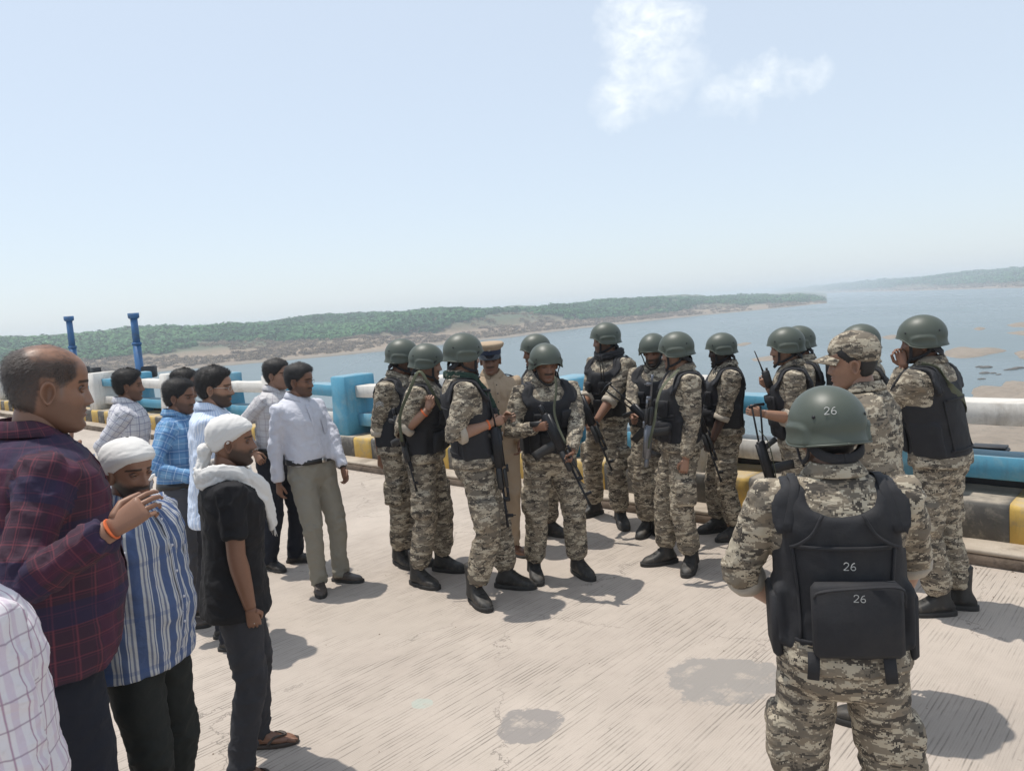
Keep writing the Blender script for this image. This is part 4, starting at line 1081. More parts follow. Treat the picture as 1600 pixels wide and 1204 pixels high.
def person(label, head, Y, yaw, hyaw=None, hpitch=6, hroll=0, kind='soldier', feet=None, hands=None, poles=None, curls=('relax', 'relax'), skin='a',
           beard=.35, mous=.8, shirt='camo', trousers='camo', sleeve='long', hem='out', shoes=('boot', 'boot'), lean=2, side=0, belly=.0, vest=True,
           headgear='helmet', hair='hair', hairlen=.022, fat=1., seed=0, detail=False, thumbs=(None, None), group='soldiers in camouflage on the bridge', Hover=None, face=(1., 1., 1.), fat_leg=1., fingers=(None, None), stance=.115):
    hv = lambda k: (math.sin(seed*12.9898+k*78.233)*43758.5453) % 1.0
    if fat == 1.: fat = .955+.10*hv(1)
    if face == (1., 1., 1.): face = (.95+.09*hv(2), .93+.14*hv(3), .80+.45*hv(4))
    lean = lean+3*(hv(5)-.5); side = side+3*(hv(6)-.5)
    top = {'helmet': 1.757, 'cap': 1.745, 'pcap': 1.762, 'cloth': 1.735, None: 1.732}[headgear]
    P = at_depth(head[0], head[1], Y); H = P[2] if Hover is None else Hover
    yw = rad(yaw); hy = rad(hyaw if hyaw is not None else yaw)
    P = P-np.array([math.cos(yw), math.sin(yw), 0])*.040
    def build_frame(sc):
        c, s = math.cos(yw), math.sin(yw)
        return np.array([P[0], P[1], 0]), np.array([[c, -s, 0], [s, c, 0], [0, 0, 1]])*sc
    def to_loc(p, sc):
        o, R = build_frame(sc); return (np.asarray(p)-o) @ R / (sc*sc)
    sc = H/top
    for it in range(2):
        ft = []
        for k, sg in ((0, 1), (1, -1)):
            if feet is not None and feet[k] is not None:
                px, py, fy = feet[k]; g = to_loc(ground(px, py), sc); fa = rad(fy)-yw
                ft.append((g-np.array([math.cos(fa), math.sin(fa), 0])*.06, fa))
            else: ft.append((np.array([-.03+.03*sg*((seed % 3)-1), sg*stance, 0]), sg*.18))
        mid = .5*(ft[0][0]+ft[1][0]); pel = np.array([mid[0], mid[1], 0])*.55
        drop = 0
        for (a, fa), sg in zip(ft, (1, -1)):
            hip = np.array([pel[0], pel[1]+sg*.092]); d = np.linalg.norm(a[:2]-hip); hz = .085+math.sqrt(max(.3, (.825*.992)**2-d*d))
            drop = max(drop, .905-hz)
        drop = max(drop, .004); sc = H/(top-drop)
    C = Ctx(); C.sc = sc; C.yaw = yw
    root = empty('person', (P[0], P[1], 0), yw, sc); tag(root, label, 'person', group); C.root = root
    Rl = rotm((0, 1, 0), rad(lean)) @ rotm((1, 0, 0), rad(side)); pv = np.array([0, 0, .95])
    def upper(V):
        V = np.asarray(V, float); z = V[..., 2:3]; w = sstep(.88, 1.2, z)
        A = (V-pv) @ Rl.T + pv
        out = V*(1-w)+A*w
        return out + pel*(1-sstep(.95, 1.42, z)) - np.array([0, 0, drop])
    C.upper = upper
    # compensate so that the head stays over the root
    # head frame
    piv = upper(np.array([-.018, 0, 1.475])); off0 = upper(np.array([0., 0, 1.45])); shx = -(off0[0]-0)
    rel = hy-yw; rel = (rel+PI) % (2*PI)-PI
    Rh = rotm((0, 0, 1), rel) @ rotm((0, 1, 0), rad(hpitch)) @ rotm((1, 0, 0), rad(hroll))
    hc = piv + Rh @ np.array([.030, 0, .130])
    C.Rh, C.hc = Rh, hc
    def hx(V): return np.asarray(V) @ Rh.T + hc
    C.hx = hx
    Hm = Matrix.Translation(Vector(hc)) @ Matrix(Rh.tolist()).to_4x4()
    # ---- joints
    S, E_, W = {}, {}, {}
    for sg, nm, k in ((1, 'L', 0), (-1, 'R', 1)):
        sh = upper(np.array([-.012, sg*(.190 if kind == 'soldier' else .180)*fat, 1.402]))
        hd = (hands or {}).get(nm)
        if hd is None: tgt = sh+np.array([.055, sg*.050, -.545])
        elif len(hd) == 4: tgt = np.array(hd[:3])
        else: tgt = to_loc(at_depth(hd[0], hd[1], Y+hd[2]), sc)
        pl = (poles or {}).get(nm)
        if pl is None: pole = np.array([-1, sg*.45, -.35])
        else:
            pole = to_loc(at_depth(pl[0], pl[1], Y+pl[2]), sc)-.5*(sh+tgt)
        el, wr = two_bone(sh, tgt, .285, .255, pole); S[sg], E_[sg], W[sg] = sh, el, wr
    C.S, C.E, C.W = S, E_, W
    KN, AN_ = {}, {}
    for sg, (a, fa) in zip((1, -1), ft):
        hip = np.array([pel[0], pel[1]+sg*.092, .905-drop]); ank = a+np.array([0, 0, .085])
        kn, an = two_bone(hip, ank, .425, .40, np.array([math.cos(fa)+.6, math.sin(fa), 0.02])); KN[sg], AN_[sg] = kn, an
    C.KN, C.AN = KN, AN_
    # ---- body: one mesh
    sk = np.array(SKINS[skin])
    mbh, cc = head_part(sk, beard, mous, detail, seed*1.7, hair == 'bald', *face); V, F = mbh.arr(); mb = MB().add(hx(V), F); CC = list(cc)
    def badd(vf, tone=1.):
        mb.add(*vf); CC.append(np.tile(sk*tone, (len(vf[0]), 1))*(.93+.14*fbm(np.asarray(vf[0])*30+seed, 2))[:, None])
    th = np.linspace(0, 2*PI, 28, endpoint=False)
    badd(loft([upper(torso_pt(th, z, -.022)) for z in (.84, .95, 1.05, 1.15, 1.25, 1.33, 1.39, 1.43, 1.46, 1.49)]))
    for sg in (1, -1):
        hip = np.array([pel[0], pel[1]+sg*.088, .90-drop]); kn, an = KN[sg], AN_[sg]
        badd(tube([hip, lerp(hip, kn, .5), kn, lerp(kn, an, .4), an, an-np.array([0, 0, .05])], [.080, .070, .055, .052, .038, .036], 14))
        s, e, w = S[sg], E_[sg], W[sg]
        ar_ = [.040, .044, .041, .040, .0425, .036, .0285, .0265] if sleeve != 'long' else [.036, .036, .034, .032, .032, .030, .0275, .0265]
        badd(tube([s, lerp(s, e, .35), lerp(s, e, .8), e, lerp(e, w, .25), lerp(e, w, .6), lerp(e, w, .9), w], ar_, 16, (1, 0, 0)), .97)
        fdir = norm(w-e); k = 0 if sg > 0 else 1
        fo = fingers[k]
        if fo is not None: fdir = norm(np.array(fo))
        tdir = thumbs[k]
        if tdir is None: tdir = (0, 0, 1) if abs(fdir[2]) < .6 else (1, 0, .0)
        hm_ = hand_mesh(w+fdir*.008, fdir, np.array(tdir, float), sg, curls[k]); badd(hm_.arr(), .98)
    V, F = mb.arr(); me = mesh_data('body', V, F); colr = np.concatenate(CC)
    at = me.color_attributes.new('Col', 'FLOAT_COLOR', 'POINT'); at.data.foreach_set('color', np.concatenate([np.clip(colr, 0, 1), np.ones((len(colr), 1))], 1).astype(np.float32).ravel())
    link('body', me, M['skin'], root)
    # ---- trousers
    sold = trousers == 'camo'; fl = fat_leg
    parts = [loft([upper(torso_pt(th, z, o, belly*.4)) for z, o in ((.80, -.035), (.83, -.008), (.88, .010), (.95, .012), (1.0, .012), (1.035, .010))])]
    bones = [(upper(np.array([0, 0, .82])), upper(np.array([0, 0, 1.05])))]; rads = [.17]; circ = [1.]
    for sg, (a, fa) in zip((1, -1), ft):
        hip = np.array([pel[0], pel[1]+sg*.088, .925-drop]); kn, an = KN[sg], AN_[sg]
        if sold:
            pts = [hip, lerp(hip, kn, .3), lerp(hip, kn, .65), kn, lerp(kn, an, .3), lerp(kn, an, .58), lerp(kn, an, .76), lerp(kn, an, .88)]
            rr = [.099, .098, .089, .081, .082, .084, .078, .056]
        else:
            pts = [hip, lerp(hip, kn, .3), lerp(hip, kn, .65), kn, lerp(kn, an, .3), lerp(kn, an, .7), lerp(kn, an, 1.0)-np.array([0, 0, .0]), an-np.array([.0, 0, .035])]
            rr = [.100, .100, .084, .071, .068, .063, .062, .058]
        rr = [x*fl for x in rr]
        parts.append(tube(pts, rr, 18))
        if sold:   # cargo pocket low on the thigh
            ks = np.array([0, sg*1., 0]); kp = lerp(hip, kn, .70)+ks*.088
            V, F = box((0, 0, 0), (.16, .05, .19), None, .02); parts.append((V+kp, F))
        bones += [(hip, kn), (kn, an)]; rads += [.095, .075]; circ += [.5, .5]
    o = cloth('trousers', parts, bones, rads, circ, M[trousers], root, .0125, (1, 0, 0), 1.15 if sold else 1.25, seed+.3, 3)
    # ---- footwear
    for sg, (a, fa), kd in zip((1, -1), ft, (1, 0)):
        kindm = shoes[0]
        if kindm == 'sandal':
            fx = foot_form(-.07, .185, .040, lambda u: lerp(.085, .028, sstep(.2, .7, u)), .018); 
            g = MB().add(*fx)
            for q in range(5): g.add(*tube([(.15-.008*q, -.030+.015*q, .028), (.195-.012*abs(q-1)-.004*q, -.034+.0165*q, .024)], [.0095, .0075], 8, round_end=True))
            R = rotm((0, 0, 1), fa); V, F = g.arr(); me = mesh_data('foot', V @ R.T+a, F)
            colv = np.tile(np.append(sk*.9, 1), (len(V), 1)); at = me.color_attributes.new('Col', 'FLOAT_COLOR', 'POINT'); at.data.foreach_set('color', colv.astype(np.float32).ravel())
            sd = MB()
            up, so, ex = get_shoe('shoe', 'sandal')
            link('foot', me, M['skin'], root)
            so2 = so.copy(); so2.materials.clear(); so2.materials.append(M['sandal']); s_ = link('sandal', so2, None, root); s_.location = a; s_.rotation_euler = (0, 0, fa)
            V, F = ribbon(smooth_path([(.05, -.046, .02), (.085, -.03, .052), (.135, .006, .048), (.085, .034, .052), (.05, .046, .02)], 4), .014, .005, (1, 0, 0)); MB().add(V, F).build('strap', M['sandal'], s_)
            continue
        up, so, ex = get_shoe(*shoes); u_ = link(shoes[0], up, None, root); u_.location = a; u_.rotation_euler = (0, 0, fa)
        link('sole', so, None, u_); link('lace', ex, None, u_)
    # ---- shirt
    so_ = .016 if vest else .018
    if hem == 'in': zs = [(.99, .020), (1.03, .024), (1.10, so_+.004)]
    else:
        h0 = (.90 if vest else .79) if hem == 'out' else hem; zs = [(h0, .030), (h0+.04, .030), (h0+.08, .026), (1.03, so_+.006), (1.10, so_+.002)]
    zs += [(1.18, so_), (1.26, so_), (1.33, so_), (1.39, so_), (1.43, so_), (1.46, .012), (1.485, .010)]
    parts = [loft([upper(torso_pt(th, z, o, belly, 2.35, fat)) for z, o in zs])]
    bones = [(upper(np.array([0, 0, .80])), upper(np.array([-.01, 0, 1.47])))]; rads = [.19]; circ = [1.]
    for sg in (1, -1):
        s, e, w = S[sg], E_[sg], W[sg]; inn = upper(np.array([-.012, sg*.10*fat, 1.385]))
        if sleeve == 'long':
            pts = [inn, s, lerp(s, e, .4), lerp(s, e, .8), e, lerp(e, w, .25), lerp(e, w, .6), lerp(e, w, .9), lerp(e, w, .97)]; rr = [.080, .074, .066, .060, .058, .055, .049, .042, .043]
        elif sleeve == 'roll':
            pts = [inn, s, lerp(s, e, .4), lerp(s, e, .8), e, lerp(e, w, .22)]; rr = [.080, .076, .068, .063, .061, .056]
        else:
            pts = [inn, s, lerp(s, e, .35), lerp(s, e, .72)]; rr = [.080, .074, .068, .064]
        if kind != 'soldier': rr = [max(x*(.84 if k_ > 1 else .90), .0435) for k_, x in enumerate(rr)]
        parts.append(tube(pts, [x*(.85+.15*fat) for x in rr], 18)); bones.append((s, e)); rads.append(.068); circ.append(.4)
        if sleeve != 'short': bones.append((e, w)); rads.append(.055); circ.append(.4)
        if sleeve == 'roll':
            c = MB().add(*tube([lerp(e, w, .13), lerp(e, w, .16), lerp(e, w, .24), lerp(e, w, .30), lerp(e, w, .31)], [.058, .066, .065, .062, .05], 20)); c.V[0] += (fbm(c.V[0]*40+seed, 2)[:, None]-.5)*.006
            c.build('cuff', M['camo_cuff'] if shirt == 'camo' else M[shirt], root)
    dt = .0125 if not detail else .0095
    cloth('shirt', parts, bones, rads, circ, M[shirt], root, dt, (1, 0, 0), (.8 if vest else 1.15), seed+.7, 3)
    # collar
    if shirt not in ('black_cloth',):
        rows = []
        tc = np.linspace(rad(24), rad(336), 30)
        for z, r, dx in ((1.470, .084, -.016), (1.512, .071, -.024), (1.526, .069, -.026), (1.524, .073, -.026), (1.487, .101, -.014), (1.484, .098, -.014), (1.515, .070, -.026)):
            dip = .038*np.clip(np.cos(tc), 0, 1)**1.5
            rows.append(upper(np.stack([dx+np.cos(tc)*r*1.0, np.sin(tc)*r*.98, z-dip+0*tc], 1)))
        V, F = loft(rows, False, False); torso_uv(MB().add(V, F).build('collar', M[shirt], root))
    # placket, buttons and chest pockets of plain shirts
    if not vest and shirt not in ('black_cloth',):
        z0 = 1.035 if hem == 'in' else (h0+.02); zz = np.linspace(z0, 1.435, 14)
        tpl = lambda t_, z_, o_: upper(torso_pt(np.array([t_]), z_, o_, belly, 2.35, fat)[0])
        pk = MB().add(*ribbon([tpl(0., z_, .026) for z_ in zz], .034, .003, (0, 1, 0))).build('placket', M[shirt], root); torso_uv(pk)
        for z_ in np.linspace(z0+.04, 1.41, 6): MB().add(*tube([tpl(0., z_, .026), tpl(0., z_, .0305)], .0055, 8, (0, 0, 1))).build('button', M['sh_white'] if kind != 'police' else M['belt'], pk)
        for sg in ((1, -1) if kind == 'police' else (1,)):
            t0 = .62*sg; cor = [(t0-.22, 1.30), (t0+.22, 1.30), (t0+.22, 1.20), (t0-.22, 1.20)]
            rows = [np.array([tpl(t_, z_, .0235) for t_ in np.linspace(t0-.27, t0+.27, 6)]) for z_ in (1.325, 1.31, 1.25, 1.215, 1.205)]
            V, F = loft(rows, False, False); pkt = torso_uv(MB().add(V, F).build('pocket', M[shirt], root))
            if kind == 'police':
                rows = [np.array([tpl(t_, z_, .028) for t_ in np.linspace(t0-.28, t0+.28, 6)]) for z_ in (1.33, 1.30, 1.285)]; V, F = loft(rows, False, False); MB().add(V, F).build('flap', M[shirt], pkt)
        if kind == 'police':
            for sg in (1, -1): MB().add(*ribbon([upper(np.array([-.014, sg*.10, 1.473])), upper(np.array([-.012, sg*.15, 1.462])), upper(np.array([-.012, sg*.185, 1.442]))], .045, .008, (1, 0, 0))).build('epaulette', M['capband'], root)
    # ---- belt
    if hem == 'in':
        bm = 'belt_red' if kind == 'police' else 'belt'
        rows = [upper(torso_pt(th, z, o, belly*.6)) for z, o in ((.992, .024), (.992, .030), (1.030, .030), (1.030, .024))]
        b_ = MB().add(*loft(rows+[rows[0]], False)).build('belt', M[bm], root, False)
        p = upper(torso_pt(np.array([0.]), 1.011, .034, belly*.6))[0]; MB().add(*box(p, (.008, .045, .034), None, .004)).build('buckle', M['steel'], b_, False)
    # ---- headgear
    if headgear == 'helmet':
        sh_, rim, bo, cup, pad = HELM; h = link('helmet', sh_, None, root); h.matrix_local = Hm; C.helmet = h
        for n_, me in [('rim', rim), ('chin_strap', cup), ('padding', pad)]+[('bolt', x) for x in bo]: link(n_, me, None, h)
        hsh = scalp_shell(.006, hairline(.07, -.015, -.07), 40, 48, seed); V, Fq = hsh[0], hsh[1]; V = V[:, :]; MB().add(hx(V), [Fq]).build('hair', M['hair'], root)
    elif hair and headgear in (None, 'cap', 'pcap'):
        thick = .004 if headgear else hairlen*.5
        fnh = hairline(.072, -.015, -.068)
        if hair == 'bald':
            def fnh(V):
                x, y, z = V.T; base = hairline(.055, -.020, -.080)(V); nz_ = .016*(fbm(V*34, 3)-.5)
                return np.minimum(np.minimum(base, .080-z+nz_+.10*sstep(-.05, -.095, x)), .062-x+nz_) - .06*np.exp(-((x+.012)/.022)**4-((z+.012)/.036)**4)
            Pv, Fq, N, m = scalp_shell(.0035, fnh, 90, 100, seed, .002); hm2 = 'hair_grey'
            hh = MB()
            a = strands(Pv-N*.003, N, m, 11000, .014, .00042, 3, (-.75, 0, -.6), .16, .16); hh.add(hx(a[0]), a[1])
            m2 = hairline(.066, .03, .02)(Pv); a = strands(Pv, N, np.where((m2 > .0) & (Pv[:, 0] < .06), 1, 0), 2600, .024, .00032, 4, (-.9, .1, .0), .22, .25); hh.add(hx(a[0]), a[1])
            hh.build('hair', M[hm2], root)
        else:
            Pv, Fq, N, m = scalp_shell(thick, fnh, 60, 72, seed, .006 if not headgear else .002)
            if not headgear:   # fuller on top
                Pv = Pv+N*(hairlen*.40*sstep(.04, .10, Pv[:, 2])*sstep(0, .02, m))[:, None]
            hh = MB().add(hx(Pv), [Fq])
            if not headgear: a = strands(Pv, N, m, 5200, hairlen*1.0, .0006, int(seed*10)+5, (-.2+.5*math.sin(seed), .7*math.cos(seed*2), -.15), .45, .35); hh.add(hx(a[0]), a[1])
            hh.build('hair', M['hair'], root)
    if headgear == 'cloth':
        fnc = clothline; Pv, Fq, N, m = scalp_shell(.014, fnc, 70, 80, seed, .0, True)
        w_ = np.arctan2(np.abs(Pv[:, 1])+.02, Pv[:, 0]+.135)*1.0; w_ = np.arctan2(Pv[:, 2]+.03, Pv[:, 0]+.125)
        w_ = .0050*((1-np.abs(2*fbm(np.stack([w_*9+seed, Pv[:, 1]*9, Pv[:, 0]*5], 1), 2)-1))**2.5-.4)
        Pv = Pv+N*(w_*sstep(.0, .02, m)+.004*np.exp(-((m-.008)/.006)**2))[:, None]
        C.cloth = MB().add(hx(Pv), [Fq]).build('head_cloth', M['headcloth'], root)
    if headgear == 'cap':
        fnc = hairline(.040, .022, .0); Pv, Fq, N, m = scalp_shell(.014, fnc, 60, 72, seed, .0, True)
        Pv = Pv+N*(.006*sstep(.02, .06, m)+.004*(fbm(Pv*18, 2)-.5))[:, None]; Pv[:, 2] += .012*sstep(.05, .11, Pv[:, 2])
        cp = MB().add(hx(Pv), [Fq]).build('cap', M['camo'], root)
        rows = []
        for u in np.linspace(0, 1, 6):
            a = np.linspace(-1.05, 1.05, 17); r = .104+.068*u*np.cos(a*1.15)**.7; rows.append(np.stack([r*np.cos(a)-.004, .083*np.sin(a)*(1+.02*u)/math.sin(1.05)*1.0, .046-.016*u-.020*(np.abs(a)/1.05)**2-.006*u*u], 1))
        rows = rows+[r_-np.array([0, 0, .005]) for r_ in rows[::-1]]; V, F = loft(rows+[rows[0]], False, False); MB().add(hx(V), F).build('peak', M['camo'], cp)
    if headgear == 'pcap':
        def rr(z, a, b, dx=0): return ring((dx-.006, 0, z), (1, 0, 0), (0, 1, 0), a, b, 40)
        cp = MB().add(hx(loft([rr(.045, .104, .086), rr(.085, .106, .089), rr(.105, .125, .112, .0), rr(.128, .132, .120, .0), rr(.140, .120, .108, -.002), rr(.145, .06, .055)])[0]), loft([rr(.045, .1, .1)]*6)[1]).build('peaked_cap', M['police'], root)
        MB().add(hx(loft([rr(.046, .1065, .0885), rr(.084, .1085, .0915)], False)[0]), loft([rr(.0, .1, .1)]*2, False)[1]).build('cap_band', M['capband'], cp)
        rows = []
        for u in np.linspace(0, 1, 5):
            a = np.linspace(-1.1, 1.1, 17); r = .1+.045*u*np.cos(a*1.1)**.6; rows.append(np.stack([r*np.cos(a), .088*np.sin(a)/math.sin(1.1)*1.0, .050-.034*u+0*a], 1))
        rows = rows+[r_-np.array([.002, 0, .004]) for r_ in rows[::-1]]; V, F = loft(rows+[rows[0]], False, False); MB().add(hx(V), F).build('visor', M['cap_visor'], cp)
        V, F = tube([(.098, 0, .09), (.106, 0, .09)], [.014, .010], 12, (0, 0, 1)); MB().add(hx(V), F).build('badge', M['steel'], cp)
    # ---- vest
    if vest:
        vo = .034
        tp = lambda t_, z_, o_: torso_pt(t_, z_, o_, belly, 2.35, fat)*np.array([1, .955, 1])
        C.tp = tp
        lower = loft([upper(torso_pt(th, z, o, belly, 2.35, fat)*np.array([1, .955, 1])) for z, o in ((.955, .020), (.965, .034), (1.03, vo), (1.12, vo+.002), (1.20, vo), (1.255, vo-.004), (1.27, .01))])
        thu = np.linspace(0, 2*PI, 48, endpoint=False); rows = []
        for u in np.linspace(0, 1, 9):
            z0 = np.full(48, 1.20); wz = fat*lerp(.176, .158, sstep(.0, .75, u)); p0 = tp(thu, 1.30, vo); yy = np.clip(p0[:, 1], -wz, wz)
            front = np.cos(thu) > 0; ztop = np.where(front, 1.345, 1.372)+.060*np.clip(np.abs(yy)/.135, 0, 1.1)**3
            z = lerp(1.20, ztop, u); p = tp(thu, z, vo-.004*u); p[:, 1] = np.clip(p[:, 1], -wz, wz); rows.append(upper(p))
        parts = [lower, loft(rows)]
        for sg in (1, -1):
            arc = [tp(np.array([rad(38)*sg]), 1.34, .034)[0], tp(np.array([rad(50)*sg]), 1.395, .030)[0], np.array([.050*fat+.004, sg*.122*fat, 1.448]), np.array([-.012, sg*.124*fat, 1.464]), np.array([-.075*fat-.006, sg*.122*fat, 1.446]), tp(np.array([rad(133)*sg]), 1.39, .030)[0], tp(np.array([rad(140)*sg]), 1.33, .032)[0]]
            arc = smooth_path(arc, 4); parts.append(ribbon(upper(arc), .082, .018, (0, 1, 0)))
        # side flaps
        for sg in (1, -1):
            V, F = box((-.012, sg*(.180*fat), 1.06), (.17, .034, .20), None, .015); parts.append((upper(V), F))
        cv = cloth('vest', parts, [(upper(np.array([0, 0, .9])), upper(np.array([0, 0, 1.5])))], [.2], [1.], M['vest'], root, .011, (1, 0, 0), .42, seed+1.9, 2); C.vest = cv
        def pouch(thd, z, w, h, d, name='pouch', flap=True, tilt=0, off=vo, mat='vest'):
            t = np.array([rad(thd)]); c = tp(t, z, off+d*.42)[0]; c2 = tp(t, z, off+d*.42+.02)[0]; n = norm(c2-c); n[2] = 0; n = norm(n)
            e = np.array([-n[1], n[0], 0]); Rr = np.stack([n, e, [0, 0, 1.]], 1) @ rotm((1, 0, 0), rad(tilt))
            V, F = box((0, 0, 0), (d, w, h), Rr, min(.014, d*.35)); V = V+(fbm(V*22+seed+thd, 2)[:, None]-.5)*.010
            o = MB().add(upper(V+c), F).build(name, M[mat], cv, False)
            if flap:
                V, F = box((d*.5+.003, 0, h*.28), (.010, w*1.03, h*.46), Rr, .004); MB().add(upper(V+c), F).build('flap', M[mat], cv, False)
            return o, upper(c[None])[0], Rr
        C.pouch = pouch
        for thd in (-38, -13, 13, 38): pouch(thd, 1.055, .078, .15, .040)
        pouch(-22, 1.225, .09, .10, .028); pouch(24, 1.225, .085, .12, .032)
        # webbing on front and a yoke seam at the back
        for z in (1.15, 1.175):
            tt = np.linspace(-1.0, 1.0, 14); MB().add(*ribbon(upper(tp(tt, z, vo+.007)), .018, .005, (0, 0, 1))).build('webbing', M['vest'], cv, False)
        for sg in (1, -1):
            for t0, za, zb in ((.60, 1.0, 1.285), (2.45, 1.0, 1.285)):
                MB().add(*ribbon([upper(tp(np.array([t0*sg]), z_, vo+.004)[0]) for z_ in np.linspace(za, zb, 10)], .010, .006, (-math.sin(t0), math.cos(t0)*sg, 0))).build('binding', M['vest'], cv, False)
            MB().add(*ribbon(smooth_path([upper(tp(np.array([rad(44)*sg]), 1.33, .048)[0]), upper(np.array([.060*fat+.006, sg*.122*fat, 1.457])), upper(np.array([-.012, sg*.124*fat, 1.478])), upper(np.array([-.088*fat-.006, sg*.122*fat, 1.455])), upper(tp(np.array([rad(139)*sg]), 1.33, .046)[0])], 5), .026, .004, (0, 1, 0))).build('shoulder_webbing', M['vest'], cv, False)
        for z, t0 in ((1.285, .62), (1.0, .8)):
            tt = np.linspace(PI-t0, PI+t0, 14); MB().add(*ribbon(upper(tp(tt, z, vo+.004)), .012, .006, (0, 0, 1))).build('seam', M['vest'], cv, False)
    return C

# ---------------------------------------------------------------- rifles
def rifle(label, A, B, upv, sc=1., metal='gun', poly='gun_poly', stock='open', sling=None, group='rifles carried by the soldiers', mag=True):
    """A = rear end of the receiver, B = a point towards the muzzle (world)"""
    A, B = np.array(A, float), np.array(B, float); x = norm(B-A); z = np.array(upv, float); z = norm(z-x*np.dot(z, x)); y = np.cross(z, x)
    r = empty('rifle'); r.matrix_world = Matrix(((x[0]*sc, y[0]*sc, z[0]*sc, A[0]), (x[1]*sc, y[1]*sc, z[1]*sc, A[1]), (x[2]*sc, y[2]*sc, z[2]*sc, A[2]), (0, 0, 0, 1)))
    tag(r, label, 'rifle', group)
    def ch(mb, n, m, sm=False, par=None): return mb.build(n, M[m], par or r, sm)
    rec = MB().add(*box((.13, 0, .0), (.27, .034, .055), None, .006)).add(*tube([(.01, 0, .026), (.255, 0, .026)], .0165, 12)); ch(rec, 'receiver', metal)
    ch(MB().add(*box((.335, 0, -.004), (.15, .042, .042), None, .012)).add(*box((.335, 0, .034), (.13, .030, .024), None, .009)), 'handguard', poly)
    ch(MB().add(*tube([(.40, 0, .006), (.62, 0, .006), (.66, 0, .006)], [.0085, .0075, .0115], 10)), 'barrel', metal, True)
    ch(MB().add(*tube([(.40, 0, .036), (.47, 0, .036)], .0095, 10)).add(*box((.475, 0, .022), (.03, .018, .045), None, .004)), 'gas_block', metal)
    ch(MB().add(*box((.585, 0, .028), (.022, .016, .05), None, .004)).add(*tube([(.585, 0, .05), (.585, 0, .07)], .003, 6)), 'front_sight', metal)
    ch(MB().add(*box((.27, 0, .052), (.05, .018, .016), None, .003)), 'rear_sight', metal)
    pts = [np.array([.205+.012*math.sin(t)*0+.075*(1-math.cos(t*.62)), 0, -.02-.17*t]) for t in np.linspace(0, 1, 7)]
    if mag:
        rows = [];
        for k, p in enumerate(pts):
            d = norm(pts[min(k+1, 6)]-pts[max(k-1, 0)]); e = np.array([-d[2], 0, d[0]])*-1
            rows.append(np.array([p+e*.030+[0, .012, 0], p+e*.030-[0, .012, 0], p-e*.030-[0, .012, 0], p-e*.030+[0, .012, 0]]))
        ch(MB().add(*loft(rows)), 'magazine', poly)
    ch(MB().add(*tube([(.05, 0, -.02), (.035, 0, -.06), (.018, 0, -.115)], [.019, .018, .020], 12, (1, 0, 0), 2.4, .75)), 'pistol_grip', poly, True)
    ch(MB().add(*tube([(.085, 0, -.025), (.085, 0, -.052), (.13, 0, -.055), (.145, 0, -.025)], .003, 6)), 'trigger_guard', metal)
    if stock == 'short':
        ch(MB().add(*box((-.035, 0, .002), (.07, .028, .036), None, .008)).add(*tube([(-.0, .024, -.004), (.20, .026, -.010)], .006, 8)), 'stock', metal)
    elif stock == 'open':
        ch(MB().add(*tube([(.0, 0, .012), (-.24, 0, -.012)], .0065, 8)).add(*tube([(.0, 0, -.02), (-.23, 0, -.075)], .0065, 8)).add(*tube([(-.245, 0, .008), (-.25, 0, -.04), (-.235, 0, -.105)], .010, 8)), 'stock', metal, True)
    else:
        ch(MB().add(*loft([np.array([(xx, w, z0), (xx, -w, z0), (xx, -w, z1), (xx, w, z1)]) for xx, w, z0, z1 in ((0, .016, -.03, .02), (-.1, .017, -.055, .012), (-.25, .019, -.115, .004), (-.26, .017, -.112, .0))])), 'stock', poly)
    if sling is not None:
        Mi = np.array(r.matrix_world.inverted()); P = np.array([np.asarray(p, float) for p in sling]); P = P @ Mi[:3, :3].T + Mi[:3, 3]
        MB().add(*ribbon(smooth_path(P, 5), .026, .0025, (0, 1, .3))).build('sling', M['sling'], r)
    return r
def px3(px, py, Y): return at_depth(px, py, Y)
# ================================================================== the people
GS = 'soldiers in camouflage on the bridge'; GC = 'bystanders on the left'
Ps = {}
# --- soldiers, far row first
Ps['S1'] = person('helmeted soldier at the edge of the group nearest the blue parapet post, arm hanging', (627, 528), 5.75, -25, 2, 6, feet=[(655, 882, -20), (632, 884, -50)], hands={'R': (594, 722, -.02)}, sleeve='roll', skin='b', seed=1, beard=.5)
Ps['S4'] = person('helmeted soldier mostly hidden behind the soldier holding the assault rifle', (832, 521), 6.25, 195, 190, 4, feet=[(868, 836, -40), (840, 838, -130)], seed=2, skin='b')
Ps['S6'] = person('tall helmeted soldier in loaded chest rig looking left with a rifle pointing down', (945, 503), 6.45, -140, 178, 2, feet=[(973, 823, -85), (922, 806, -150)], hands={'L': (929, 662, -.28), 'R': (905, 640, -.15)}, poles={'L': (985, 660, 0)}, curls=('grip', 'grip'), sleeve='roll', seed=3, skin='a', beard=.6)
Ps['S7'] = person('bearded soldier looking down behind the soldier with empty hand', (1022, 518), 6.05, -115, -120, 14, feet=[(1030, 836, -70), (1008, 836, -125)], hands={'R': (988, 650, -.28), 'L': (1035, 660, -.25)}, curls=('grip', 'grip'), seed=4, skin='b', beard=1.0)
Ps['S9'] = person('dark-faced soldier in profile facing left beside the parapet', (1123, 519), 5.9, 175, 170, 4, feet=[(1142, 843, -165), (1112, 831, -172)], hands={'L': (1113, 688, -.16), 'R': (1108, 690, .1)}, poles={'L': (1175, 665, -.1)}, curls=('loose', 'loose'), sleeve='roll', seed=5, skin='d', beard=.9)
Ps['S11'] = person('soldier with a black backpack behind the one raising a radio', (1247, 508), 5.75, 160, 162, 4, seed=6)
Ps['S12'] = person('soldier hidden except helmet behind the man in camouflage cap', (1345, 505), 4.95, 158, 160, 4, seed=7)
